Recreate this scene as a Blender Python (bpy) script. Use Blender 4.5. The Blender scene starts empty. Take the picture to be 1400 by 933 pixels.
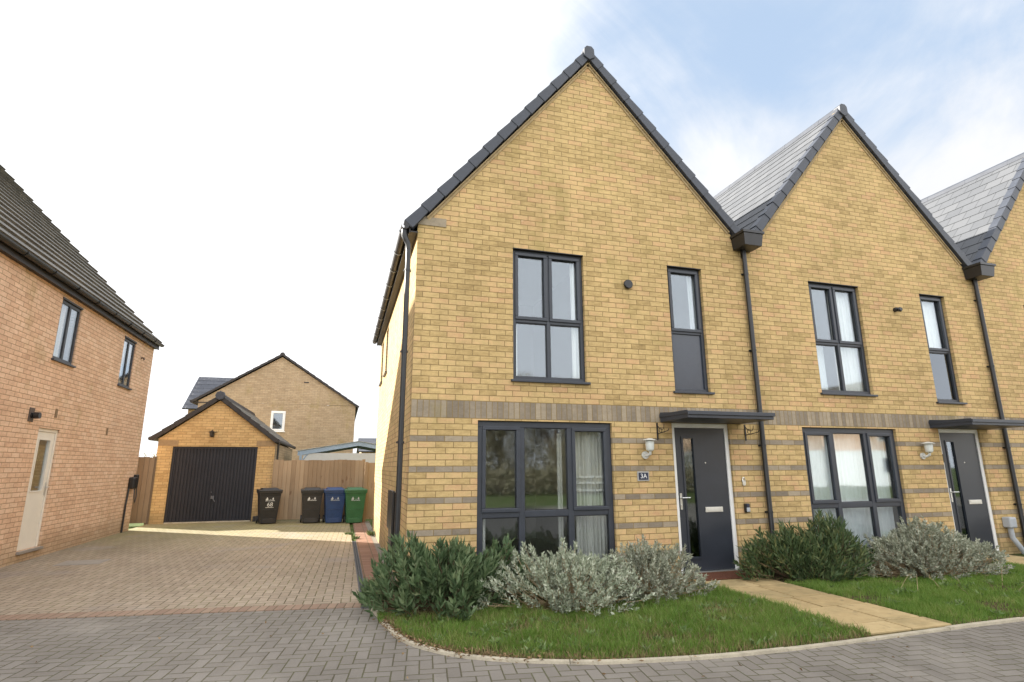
import bpy, bmesh, math, random
import numpy as np
from mathutils import Vector, Matrix

R = math.radians
PI = math.pi
sc = bpy.context.scene
COL = sc.collection

# ------------------------------------------------------------------ camera
cam_data = bpy.data.cameras.new('camera')
cam = bpy.data.objects.new('camera', cam_data)
COL.objects.link(cam)
sc.camera = cam
cam_data.sensor_fit = 'HORIZONTAL'
cam_data.sensor_width = 36.0
cam_data.lens = 36.0 * 757.5 / 1400.0
cam_data.clip_start = 0.05
cam_data.clip_end = 3000
PITCH, YAW, ROLL = R(12.82), R(16.71), R(-0.188)
_fw = Vector((math.sin(YAW) * math.cos(PITCH), math.cos(YAW) * math.cos(PITCH), math.sin(PITCH)))
_rt = Vector((math.cos(YAW), -math.sin(YAW), 0))
_up = _rt.cross(_fw)
_r2 = _rt * math.cos(ROLL) + _up * math.sin(ROLL)
_u2 = -_rt * math.sin(ROLL) + _up * math.cos(ROLL)
mw = Matrix((( _r2.x, _u2.x, -_fw.x, -0.786), (_r2.y, _u2.y, -_fw.y, -7.027), (_r2.z, _u2.z, -_fw.z, 1.448), (0, 0, 0, 1)))
cam.matrix_world = mw

# ------------------------------------------------------------------ sun, sky, exposure
SUNV = Vector((-1.7, 1.3, 1.0)).normalized()          # towards the sun
SUN_EL = math.asin(SUNV.z)
SUN_AZ = math.atan2(SUNV.x, SUNV.y)                    # clockwise from +Y
sd = bpy.data.lights.new('sun', 'SUN')
sd.energy = 5.0
sd.angle = R(0.6)
sd.color = (1.0, 0.95, 0.86)
so = bpy.data.objects.new('sun', sd)
COL.objects.link(so)
so.rotation_euler = SUNV.to_track_quat('Z', 'Y').to_euler()
so.location = (0, 0, 30)

sc.view_settings.view_transform = 'Standard'
sc.view_settings.look = 'None'
sc.view_settings.gamma = 1
sc.view_settings.exposure = 1.75
sc.view_settings.use_curve_mapping = False


# ------------------------------------------------------------------ small node expression compiler
class S:
    def __init__(s, nt, k): s.nt, s.k = nt, k
    def _m(s, op, b=None, c=None):
        n = s.nt.nodes.new('ShaderNodeMath'); n.operation = op
        for i, v in enumerate((s, b, c)):
            if v is None: continue
            if isinstance(v, S): s.nt.links.new(v.k, n.inputs[i])
            else: n.inputs[i].default_value = v
        return S(s.nt, n.outputs[0])
    def __add__(s, o): return s._m('ADD', o)
    def __sub__(s, o): return s._m('SUBTRACT', o)
    def __mul__(s, o): return s._m('MULTIPLY', o)
    def __truediv__(s, o): return s._m('DIVIDE', o)
    def floor(s): return s._m('FLOOR')
    def fract(s): return s._m('FRACT')
    def mod(s, o): return s._m('FLOORED_MODULO', o)
    def min(s, o): return s._m('MINIMUM', o)
    def max(s, o): return s._m('MAXIMUM', o)
    def lt(s, o): return s._m('LESS_THAN', o)
    def gt(s, o): return s._m('GREATER_THAN', o)
    def abs(s): return s._m('ABSOLUTE')
    def neg(s): return s._m('MULTIPLY', -1.0)
    def step(s, a, b, smooth=True):
        n = s.nt.nodes.new('ShaderNodeMapRange'); n.interpolation_type = 'SMOOTHSTEP' if smooth else 'LINEAR'
        s.nt.links.new(s.k, n.inputs[0]); n.inputs[1].default_value = a; n.inputs[2].default_value = b
        return S(s.nt, n.outputs[0])


def mixf(nt, f, a, b):
    n = nt.nodes.new('ShaderNodeMix'); n.data_type = 'FLOAT'
    nt.links.new(f.k, n.inputs[0])
    for i, v in ((2, a), (3, b)):
        if isinstance(v, S): nt.links.new(v.k, n.inputs[i])
        else: n.inputs[i].default_value = v
    return S(nt, n.outputs[0])


def mixc(nt, f, a, b, blend='MIX'):
    n = nt.nodes.new('ShaderNodeMix'); n.data_type = 'RGBA'; n.blend_type = blend
    if isinstance(f, S): nt.links.new(f.k, n.inputs[0])
    else: n.inputs[0].default_value = f
    for i, v in ((6, a), (7, b)):
        if isinstance(v, S): nt.links.new(v.k, n.inputs[i])
        else: n.inputs[i].default_value = (*v, 1) if len(v) == 3 else v
    return S(nt, n.outputs[2])


def comb(nt, x, y, z=0.0):
    n = nt.nodes.new('ShaderNodeCombineXYZ')
    for i, v in enumerate((x, y, z)):
        if isinstance(v, S): nt.links.new(v.k, n.inputs[i])
        else: n.inputs[i].default_value = v
    return S(nt, n.outputs[0])


def white(nt, vec, dims='2D'):
    n = nt.nodes.new('ShaderNodeTexWhiteNoise'); n.noise_dimensions = dims
    nt.links.new(vec.k, n.inputs['Vector'])
    return S(nt, n.outputs['Value'])


def noise(nt, vec, scale, detail=3, rough=0.5, dist=0.0):
    n = nt.nodes.new('ShaderNodeTexNoise')
    if vec is not None: nt.links.new(vec.k, n.inputs['Vector'])
    n.inputs['Scale'].default_value = scale; n.inputs['Detail'].default_value = detail
    n.inputs['Roughness'].default_value = rough; n.inputs['Distortion'].default_value = dist
    return S(nt, n.outputs[0])


def ramp(nt, f, stops, constant=False):
    n = nt.nodes.new('ShaderNodeValToRGB')
    if constant: n.color_ramp.interpolation = 'CONSTANT'
    e = n.color_ramp.elements
    while len(e) < len(stops): e.new(0.5)
    for i, (p, c) in enumerate(stops):
        e[i].position = p; e[i].color = (*c, 1)
    nt.links.new(f.k, n.inputs[0])
    return S(nt, n.outputs[0])


def new_mat(name):
    m = bpy.data.materials.new(name); m.use_nodes = True
    nt = m.node_tree; b = nt.nodes['Principled BSDF']
    return m, nt, b


def setc(nt, b, col=None, rough=None, spec=None, bump=None, bstr=0.5, bdist=0.01, metal=None):
    if col is not None:
        if isinstance(col, S): nt.links.new(col.k, b.inputs['Base Color'])
        else: b.inputs['Base Color'].default_value = (*col, 1)
    if rough is not None:
        if isinstance(rough, S): nt.links.new(rough.k, b.inputs['Roughness'])
        else: b.inputs['Roughness'].default_value = rough
    if spec is not None: b.inputs['Specular IOR Level'].default_value = spec
    if metal is not None: b.inputs['Metallic'].default_value = metal
    if bump is not None:
        n = nt.nodes.new('ShaderNodeBump'); n.inputs['Strength'].default_value = bstr; n.inputs['Distance'].default_value = bdist
        nt.links.new(bump.k, n.inputs['Height']); nt.links.new(n.outputs[0], b.inputs['Normal'])


def uvs(nt):
    n = nt.nodes.new('ShaderNodeUVMap'); n.uv_map = 'UVMap'
    sp = nt.nodes.new('ShaderNodeSeparateXYZ'); nt.links.new(n.outputs[0], sp.inputs[0])
    return S(nt, n.outputs[0]), S(nt, sp.outputs[0]), S(nt, sp.outputs[1])


def objco(nt):
    n = nt.nodes.new('ShaderNodeTexCoord')
    return S(nt, n.outputs['Object'])


# ------------------------------------------------------------------ world
world = bpy.data.worlds.new('World')
sc.world = world
world.use_nodes = True
nt = world.node_tree
bg = nt.nodes['Background']
sky = nt.nodes.new('ShaderNodeTexSky')
sky.sky_type = 'NISHITA'
sky.sun_disc = False
sky.sun_elevation = SUN_EL
sky.sun_rotation = SUN_AZ % (2 * PI)
sky.altitude = 50
sky.air_density = 1.0
sky.dust_density = 0.6
sky.ozone_density = 1.6
tc = nt.nodes.new('ShaderNodeTexCoord')
gen = S(nt, tc.outputs['Generated'])
sp = nt.nodes.new('ShaderNodeSeparateXYZ'); nt.links.new(gen.k, sp.inputs[0])
dx, dy, dz = (S(nt, sp.outputs[i]) for i in range(3))
sundot = dx * SUNV.x + dy * SUNV.y + dz * SUNV.z
zz = dz.max(0.0) + 0.22
px, py = dx / zz, dy / zz
ca, sa = math.cos(R(35)), math.sin(R(35))
c1 = comb(nt, (px * ca + py * sa) * 0.75, (py * ca - px * sa) * 1.7)
n1 = noise(nt, c1, 1.25, 8, 0.62, 0.7)
n2 = noise(nt, comb(nt, px, py, 3.3), 1.5, 6, 0.60, 0.4)
veil = sundot.step(0.30, 0.72)                       # thin bright veil round the sun
low = (dz * -1.0 + 1.0).step(0.34, 0.70)
back = (dy * -1.0).step(-0.35, 0.35)                 # sunlit clouds opposite the sun are the brightest
cl = (n1 * 1.7 + n2 * 1.4 - 1.36) + veil * 0.95 + low * 0.62 + back * 0.7
fac = cl.step(0.0, 0.95).min(1.0)
glow = sundot.step(0.2, 0.95)
cb = glow * 1.6 + back * 4.4 + 3.0 + (n2 - 0.5) * 1.2
cloud = comb(nt, cb * 0.985, cb * 0.995, cb * 1.02)
haze_sky = mixc(nt, 0.80, S(nt, sky.outputs[0]), (1.72, 2.16, 2.75))
skyc = mixc(nt, fac, haze_sky, cloud)
nt.links.new(skyc.k, bg.inputs['Color'])
bg.inputs['Strength'].default_value = 0.10


# ------------------------------------------------------------------ mesh builder
class MB:
    def __init__(s, T=None):
        s.v, s.f, s.uv = [], [], []
        s.T = T
    def pt(s, p):
        p = tuple(p)
        return s.T(*p) if s.T else p
    def face(s, pts, uv=None):
        i = len(s.v)
        s.v += [s.pt(p) for p in pts]; s.f.append(tuple(range(i, i + len(pts)))); s.uv.append(uv)
        return s
    def box(s, x0, x1, y0, y1, z0, z1):
        return s.hexa([(x0, y0, z0), (x1, y0, z0), (x1, y1, z0), (x0, y1, z0), (x0, y0, z1), (x1, y0, z1), (x1, y1, z1), (x0, y1, z1)])
    def hexa(s, p, uvoff=None):
        i = len(s.v)
        s.v += [s.pt(q) for q in p]
        for q in ((0, 3, 2, 1), (4, 5, 6, 7), (0, 1, 5, 4), (1, 2, 6, 5), (2, 3, 7, 6), (3, 0, 4, 7)):
            s.f.append(tuple(i + a for a in q)); s.uv.append(None)
        return s
    def prism(s, prof, y0, y1):
        """profile of (x, z) points extruded along y"""
        n = len(prof); i = len(s.v)
        s.v += [s.pt((x, y0, z)) for x, z in prof] + [s.pt((x, y1, z)) for x, z in prof]
        s.f.append(tuple(i + k for k in range(n))); s.uv.append(None)
        s.f.append(tuple(i + n + k for k in reversed(range(n)))); s.uv.append(None)
        for k in range(n):
            l = (k + 1) % n
            s.f.append((i + k, i + n + k, i + n + l, i + l)); s.uv.append(None)
        return s
    def tube(s, path, r, n=10, cap=True):
        path = [Vector(p) for p in path]
        rs = r if isinstance(r, (list, tuple)) else [r] * len(path)
        i0 = len(s.v); ref = None
        for k, p in enumerate(path):
            d = (path[min(k + 1, len(path) - 1)] - path[max(k - 1, 0)])
            if d.length < 1e-9: d = Vector((0, 0, 1))
            d.normalize()
            if ref is None: ref = Vector((0, 0, 1)) if abs(d.z) < 0.9 else Vector((1, 0, 0))
            a = d.cross(ref)
            if a.length < 1e-4: a = d.cross(Vector((0, 1, 0)))
            a.normalize(); b = a.cross(d).normalized(); ref = b
            for j in range(n):
                t = 2 * PI * j / n
                s.v.append(s.pt(p + (a * math.cos(t) + b * math.sin(t)) * rs[k]))
        for k in range(len(path) - 1):
            for j in range(n):
                q = i0 + k * n; l = (j + 1) % n
                s.f.append((q + j, q + l, q + n + l, q + n + j)); s.uv.append(None)
        if cap:
            s.f.append(tuple(i0 + j for j in reversed(range(n)))); s.uv.append(None)
            q = i0 + (len(path) - 1) * n
            s.f.append(tuple(q + j for j in range(n))); s.uv.append(None)
        return s
    def lathe(s, c, prof, n=20, axis='z'):
        i0 = len(s.v); c = Vector(c)
        for r, h in prof:
            for j in range(n):
                t = 2 * PI * j / n
                if axis == 'z': p = c + Vector((r * math.cos(t), r * math.sin(t), h))
                elif axis == 'y': p = c + Vector((r * math.cos(t), h, r * math.sin(t)))
                else: p = c + Vector((h, r * math.cos(t), r * math.sin(t)))
                s.v.append(s.pt(p))
        for k in range(len(prof) - 1):
            for j in range(n):
                q = i0 + k * n; l = (j + 1) % n
                s.f.append((q + j, q + l, q + n + l, q + n + j)); s.uv.append(None)
        s.f.append(tuple(i0 + j for j in reversed(range(n)))); s.uv.append(None)
        q = i0 + (len(prof) - 1) * n
        s.f.append(tuple(q + j for j in range(n))); s.uv.append(None)
        return s
    def build(s, name, mat, parent=None, bevel=0, smooth=False, recalc=True, wuv=(0, 0)):
        org = Vector(parent_origin(parent)) if parent else Vector((0, 0, 0))
        me = bpy.data.meshes.new(name)
        me.from_pydata([tuple(Vector(p) - org) for p in s.v], [], s.f)
        me.update()
        if recalc:
            bm = bmesh.new(); bm.from_mesh(me)
            bmesh.ops.recalc_face_normals(bm, faces=bm.faces)
            bm.faces.ensure_lookup_table()
            # keep per-face custom uv by index (order is unchanged)
            bm.to_mesh(me); bm.free(); me.update()
        uvl = me.uv_layers.new(name='UVMap')
        vs = [Vector(p) for p in s.v]
        for fi, pl in enumerate(me.polygons):
            cu = s.uv[fi]
            nrm = pl.normal
            ax, ay, az = abs(nrm.x), abs(nrm.y), abs(nrm.z)
            for li in pl.loop_indices:
                vi = me.loops[li].vertex_index
                if cu is not None:
                    uvl.data[li].uv = cu[s.f[fi].index(vi)]
                    continue
                p = vs[vi]
                if az >= ax and az >= ay: uvl.data[li].uv = (p.x + wuv[0], p.y)
                elif ax > ay: uvl.data[li].uv = (p.y + wuv[0], p.z)
                else: uvl.data[li].uv = (p.x + wuv[0], p.z)
        if smooth:
            for pl in me.polygons: pl.use_smooth = True
            try: me.set_sharp_from_angle(angle=R(35))
            except Exception: pass
        if mat: me.materials.append(mat)
        o = bpy.data.objects.new(name, me); COL.objects.link(o)
        if parent: o.parent = parent
        if bevel:
            b = o.modifiers.new('bevel', 'BEVEL'); b.width = bevel; b.segments = 2; b.limit_method = 'ANGLE'; b.angle_limit = R(40)
        return o


def parent_origin(p):
    v = Vector((0, 0, 0))
    while p is not None:
        v += p.location; p = p.parent
    return v


def thing(name, label, cat, loc=(0, 0, 0), group=None):
    o = bpy.data.objects.new(name, None); COL.objects.link(o)
    o.location = loc; o.empty_display_size = 0.2
    o['label'] = label; o['category'] = cat
    if group: o['group'] = group
    return o


def tag(o, label, cat, group=None):
    o['label'] = label; o['category'] = cat
    if group: o['group'] = group
    return o


def struct(o): o['kind'] = 'structure'; return o


def dup(root, loc=None, label=None, rotz=None):
    def cp(o, par):
        c = o.copy(); COL.objects.link(c); c.parent = par
        for ch in [x for x in bpy.data.objects if x.parent == o and x is not c]: cp(ch, c)
        return c
    kids = [x for x in bpy.data.objects if x.parent == root]
    r = root.copy(); COL.objects.link(r)
    for k in kids: cp(k, r)
    if loc is not None: r.location = loc
    if rotz is not None: r.rotation_euler = (0, 0, rotz)
    if label: r['label'] = label
    return r


def text_mesh(txt, size, T, name, mat, parent, depth=0.002, align='CENTER'):
    cu = bpy.data.curves.new('txt', 'FONT'); cu.body = txt; cu.size = size; cu.extrude = depth / 2
    cu.align_x = align; cu.align_y = 'CENTER'; cu.resolution_u = 3
    o = bpy.data.objects.new('txt', cu); COL.objects.link(o)
    dg = bpy.context.evaluated_depsgraph_get()
    me = bpy.data.meshes.new_from_object(o.evaluated_get(dg))
    bpy.data.objects.remove(o); me.name = name
    org = parent_origin(parent)
    for v in me.vertices: v.co = Vector(T(v.co.x, v.co.y, v.co.z)) - org
    me.materials.clear(); me.materials.append(mat)
    ob = bpy.data.objects.new(name, me); COL.objects.link(ob); ob.parent = parent
    return ob


# ------------------------------------------------------------------ materials
def brick_mat(name, tones, mortar, bands=False, band_tones=None, v0=2.0625, stain=(0.80, 1.12), bw=0.225, bh=0.075, joint=0.0043, dirtline=True):
    m, nt, b = new_mat(name)
    uv, u, v = uvs(nt)
    rr = (v - v0) / bh
    r = rr.floor()
    par = r.mod(2.0)
    # slight course wobble
    rj = white(nt, comb(nt, r, 3.7))
    uu = u / bw + par * 0.5 + rj * 0.10
    c = uu.floor()
    fu = (uu - c) * bw
    fv = (rr - r) * bh
    if bands:
        sold = r.gt(-0.5) * r.lt(2.5)
        c2 = (u / 0.075).floor()
        fu2 = (u / 0.075 - c2) * 0.075
        fv2 = v - v0
        eu = fu.min(fu * -1.0 + bw); ev = fv.min(fv * -1.0 + bh)
        eu2 = fu2.min(fu2 * -1.0 + 0.075); ev2 = fv2.min(fv2 * -1.0 + 0.225)
        d = mixf(nt, sold, eu.min(ev), eu2.min(ev2))
        cc = mixf(nt, sold, c, c2 + 500.0); rc = mixf(nt, sold, r, 77.0)
        isb = ((r + 4.0).mod(5.0)).lt(0.5) * r.lt(-0.5)
        grey = sold.max(isb)
    else:
        eu = fu.min(fu * -1.0 + bw); ev = fv.min(fv * -1.0 + bh)
        d = eu.min(ev); cc, rc, grey = c, r, None
    idv = comb(nt, cc, rc)
    w1 = white(nt, idv)
    w2 = white(nt, comb(nt, cc + 31.7, rc + 11.3))
    fine = noise(nt, comb(nt, u, v, w1 * 7.0), 55, 4, 0.65)
    mid = noise(nt, comb(nt, u * 1.0, v * 2.5, w2 * 9.0), 9, 3, 0.6)
    big = noise(nt, comb(nt, u, v, 0.0), 0.55, 5, 0.6)
    big2 = noise(nt, comb(nt, u + 40.0, v, 2.0), 1.7, 4, 0.6)
    sel = (w1 * 0.50 + mid * 0.62 + big2 * 0.44 - 0.28).max(0.0).min(1.0)
    col = ramp(nt, sel, tones)
    if grey is not None:
        colg = ramp(nt, (w2 * 0.75 + mid * 0.25), band_tones)
        col = mixc(nt, grey, col, colg)
    smud = noise(nt, comb(nt, u * 1.0, v * 1.8, 15.0), 5.5, 5, 0.7)
    shade = (fine * 0.40 + mid * 0.25 + smud * 0.45 + 0.45)
    col = mixc(nt, 1.0, col, comb(nt, shade, shade, shade), 'MULTIPLY')
    jit = noise(nt, comb(nt, u, v, 5.0), 26, 3, 0.6)
    wob = d + (jit - 0.5) * 0.0035
    msk = wob.step(joint * 0.72, joint * 1.28)
    mort = mixc(nt, noise(nt, comb(nt, u, v, 1.0), 30, 3), [x * 0.82 for x in mortar], [x * 1.15 for x in mortar])
    col = mixc(nt, msk, mort, col)
    st = big * (stain[1] - stain[0]) * 1.5 + (stain[0] - (stain[1] - stain[0]) * 0.25)
    col = mixc(nt, 1.0, col, comb(nt, st, st * 0.995, st * 0.98), 'MULTIPLY')
    strk = noise(nt, comb(nt, u * 5.0, v * 0.35, 4.0), 1.6, 5, 0.6) * 0.22 + 0.89
    col = mixc(nt, 1.0, col, comb(nt, strk, strk, strk), 'MULTIPLY')
    alg = noise(nt, comb(nt, u * 1.3, v * 0.8, 8.0), 1.05, 5, 0.65).step(0.55, 0.72) * fine
    col = mixc(nt, alg * 0.75, col, (0.25, 0.20, 0.065))
    # greenish-brown damp weathering just above the ground
    if dirtline:
        g = (v + (big2 - 0.5) * 0.5).step(0.05, 0.5)
        col = mixc(nt, g, mixc(nt, 0.45, col, (0.17, 0.14, 0.075)), col)
    h = msk * 0.6 + fine * 0.30 + w2 * 0.18
    setc(nt, b, col, 0.88, 0.25, h, 0.55, 0.010)
    return m


YEL = [(0.00, (0.235, 0.158, 0.070)), (0.12, (0.345, 0.240, 0.104)), (0.32, (0.455, 0.322, 0.145)), (0.54, (0.535, 0.385, 0.180)),
       (0.70, (0.555, 0.370, 0.185)), (0.84, (0.495, 0.300, 0.158)), (1.0, (0.66, 0.520, 0.32))]
GRY = [(0.0, (0.19, 0.155, 0.118)), (0.5, (0.265, 0.22, 0.165)), (1.0, (0.37, 0.305, 0.22))]
M_brick = brick_mat('buff_brick_banded', YEL, (0.235, 0.165, 0.073), True, GRY)
M_brick_plain = brick_mat('buff_brick_plain', YEL, (0.235, 0.160, 0.070))
PNK = [(0.0, (0.50, 0.315, 0.210)), (0.25, (0.60, 0.395, 0.268)), (0.55, (0.67, 0.460, 0.318)), (0.8, (0.70, 0.505, 0.365)), (1.0, (0.63, 0.415, 0.300))]
M_brick_left = brick_mat('pinkish_buff_brick', PNK, (0.31, 0.205, 0.125), stain=(0.88, 1.06))
ORG = [(0.0, (0.40, 0.25, 0.115)), (0.3, (0.48, 0.32, 0.15)), (0.6, (0.56, 0.39, 0.19)), (1.0, (0.55, 0.35, 0.175))]
M_brick_garage = brick_mat('orange_buff_brick', ORG, (0.27, 0.185, 0.09))
TAN = [(0.0, (0.31, 0.225, 0.145)), (0.4, (0.375, 0.28, 0.18)), (0.7, (0.42, 0.32, 0.21)), (1.0, (0.40, 0.30, 0.21))]
M_brick_far = brick_mat('tan_brick', TAN, (0.25, 0.20, 0.13), dirtline=False)


def plain(name, col, rough=0.5, spec=0.5, var=0.12, scale=6.0, bump=0.0, metal=None, streak=None):
    m, nt, b = new_mat(name)
    oc = objco(nt)
    if streak:
        mp = nt.nodes.new('ShaderNodeMapping'); mp.inputs['Scale'].default_value = streak
        nt.links.new(oc.k, mp.inputs[0]); oc = S(nt, mp.outputs[0])
    n = noise(nt, oc, scale, 5, 0.6)
    n2 = noise(nt, oc, scale * 8, 3, 0.6)
    f = n * 0.7 + n2 * 0.3
    c = mixc(nt, f.step(0.25, 0.75), [x * (1 - var) for x in col], [min(1, x * (1 + var)) for x in col])
    rg = f * 0.25 + (rough - 0.12)
    setc(nt, b, c, rg, spec, n2 if bump else None, bump, 0.004, metal)
    return m


M_frame = plain('anthracite_frame', (0.031, 0.036, 0.047), 0.42, 0.5, 0.15)
M_panel = plain('anthracite_panel', (0.036, 0.043, 0.058), 0.22, 0.6, 0.12)
M_black = plain('black_plastic', (0.014, 0.014, 0.015), 0.38, 0.5, 0.2)
M_soffit = plain('fascia_brown_black', (0.022, 0.018, 0.016), 0.5)
M_doorleaf = plain('door_anthracite', (0.027, 0.031, 0.040), 0.35, 0.5, 0.10, 3.0)
M_white = plain('white_upvc', (0.74, 0.74, 0.72), 0.35, 0.5, 0.04)
M_cream = plain('cream_door', (0.70, 0.66, 0.58), 0.45, 0.4, 0.04)
M_silver = plain('satin_metal', (0.62, 0.62, 0.60), 0.32, 0.5, 0.05, metal=0.9)
M_pale = plain('letterbox_metal', (0.60, 0.58, 0.52), 0.4, 0.5, 0.05, metal=0.3)
M_lampw = plain('pale_lamp_metal', (0.56, 0.56, 0.52), 0.4, 0.5, 0.12, 20)
M_greypipe = plain('grey_plastic', (0.36, 0.38, 0.40), 0.4, 0.4, 0.08)
M_conc = plain('padstone_concrete', (0.30, 0.25, 0.18), 0.9, 0.2, 0.18, 12, 0.3)
M_tanstone = plain('tan_padstone', (0.30, 0.21, 0.12), 0.9, 0.2, 0.15, 12, 0.3)
M_room = plain('room_plaster', (0.36, 0.345, 0.32), 0.9, 0.1, 0.05, 1)
M_floor = plain('room_floor', (0.26, 0.22, 0.18), 0.7, 0.2, 0.1, 2)
M_plate = plain('navy_plate', (0.022, 0.028, 0.055), 0.3)
M_lead = plain('lead_grey', (0.17, 0.175, 0.185), 0.6, 0.3, 0.15, 5)
M_ink = plain('white_sticker', (0.72, 0.72, 0.70), 0.5, 0.3, 0.05)
M_inkdim = plain('faded_white_print', (0.50, 0.54, 0.58), 0.5, 0.3, 0.10)


def glass_mat(name, tint=(0.955, 0.975, 0.975), refl=1.0):
    m = bpy.data.materials.new(name); m.use_nodes = True
    nt = m.node_tree; nt.nodes.clear()
    out = nt.nodes.new('ShaderNodeOutputMaterial')
    tr = nt.nodes.new('ShaderNodeBsdfTransparent'); tr.inputs[0].default_value = (*tint, 1)
    gl = nt.nodes.new('ShaderNodeBsdfGlossy'); gl.inputs['Roughness'].default_value = 0.035
    gl.inputs['Color'].default_value = (0.86, 0.93, 1.0, 1)
    ge = nt.nodes.new('ShaderNodeNewGeometry'); vm = nt.nodes.new('ShaderNodeVectorMath'); vm.operation = 'DOT_PRODUCT'
    nt.links.new(ge.outputs['Incoming'], vm.inputs[0]); nt.links.new(ge.outputs['Normal'], vm.inputs[1])
    cosv = S(nt, vm.outputs['Value']).abs()
    mul = (((cosv * -1.0 + 1.0)._m('POWER', 5.0)) * 0.96 + 0.046) * (2.5 * refl)
    mul = mul.min(1.0)
    mx = nt.nodes.new('ShaderNodeMixShader')
    nt.links.new(mul.k, mx.inputs[0]); nt.links.new(tr.outputs[0], mx.inputs[1]); nt.links.new(gl.outputs[0], mx.inputs[2])
    # very gentle pane distortion
    oc = objco(nt)
    n = noise(nt, oc, 1.6, 2, 0.5)
    bp = nt.nodes.new('ShaderNodeBump'); bp.inputs['Strength'].default_value = 0.018; bp.inputs['Distance'].default_value = 0.02
    nt.links.new(n.k, bp.inputs['Height']); nt.links.new(bp.outputs[0], gl.inputs['Normal'])
    nt.links.new(mx.outputs[0], out.inputs[0])
    return m


M_glass = glass_mat('window_glass')
M_glass_dark = glass_mat('dark_spandrel_glass', (0.25, 0.28, 0.33), 1.0)
M_glass_frost = glass_mat('door_glass', (0.62, 0.66, 0.66), 1.0)


def curtain_mat(name, col):
    m, nt, b = new_mat(name)
    n = noise(nt, objco(nt), 30, 3)
    c = mixc(nt, n, [x * 0.92 for x in col], col)
    setc(nt, b, c, 0.9, 0.1)
    b.inputs['Subsurface Weight'].default_value = 0.0
    return m


M_curt = curtain_mat('curtain_white', (0.80, 0.79, 0.76))
M_curt_g = curtain_mat('curtain_grey', (0.55, 0.54, 0.50))
M_sheer = curtain_mat('curtain_pale', (0.70, 0.72, 0.72))


def tile_mat(name, cols, tw=0.33, course=0.30, rough=0.6, joint=0.004):
    m, nt, b = new_mat(name)
    uv, u, v = uvs(nt)
    r = (v / course + 0.001).floor()
    uu = u / tw + r.mod(2.0) * 0.5
    c = uu.floor()
    fu = (uu - c) * tw
    d = fu.min(fu * -1.0 + tw)
    w = white(nt, comb(nt, c, r))
    f = noise(nt, comb(nt, u, v, 0.0), 14, 4, 0.6)
    g = noise(nt, comb(nt, u, v, 4.0), 1.2, 4, 0.6)
    col = ramp(nt, (w * 0.55 + f * 0.30 + g * 0.3 - 0.08), cols)
    msk = d.step(joint * 0.5, joint * 1.4)
    col = mixc(nt, msk, [x * 0.25 for x in cols[0][1]], col)
    setc(nt, b, col, rough, 0.35, msk * 0.8 + f * 0.2, 0.5, 0.012)
    return m


M_tile = tile_mat('grey_flat_tile', [(0.0, (0.070, 0.074, 0.082)), (0.5, (0.090, 0.094, 0.102)), (1.0, (0.110, 0.113, 0.120))], rough=0.85)
M_tile_left = tile_mat('brown_grey_tile', [(0.0, (0.085, 0.076, 0.063)), (0.5, (0.125, 0.115, 0.098)), (1.0, (0.175, 0.160, 0.135))], tw=0.30, course=0.345)
M_tile_dark = tile_mat('dark_slate_tile', [(0.0, (0.050, 0.055, 0.068)), (0.5, (0.07, 0.075, 0.09)), (1.0, (0.095, 0.10, 0.115))])
M_verge = plain('verge_tile_slate', (0.046, 0.051, 0.064), 0.5, 0.4, 0.2, 3)
M_verge_br = plain('verge_brown_black', (0.035, 0.031, 0.030), 0.55, 0.3, 0.2, 3)
M_under = plain('verge_undercloak', (0.36, 0.27, 0.15), 0.9, 0.2, 0.25, 15)


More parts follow.
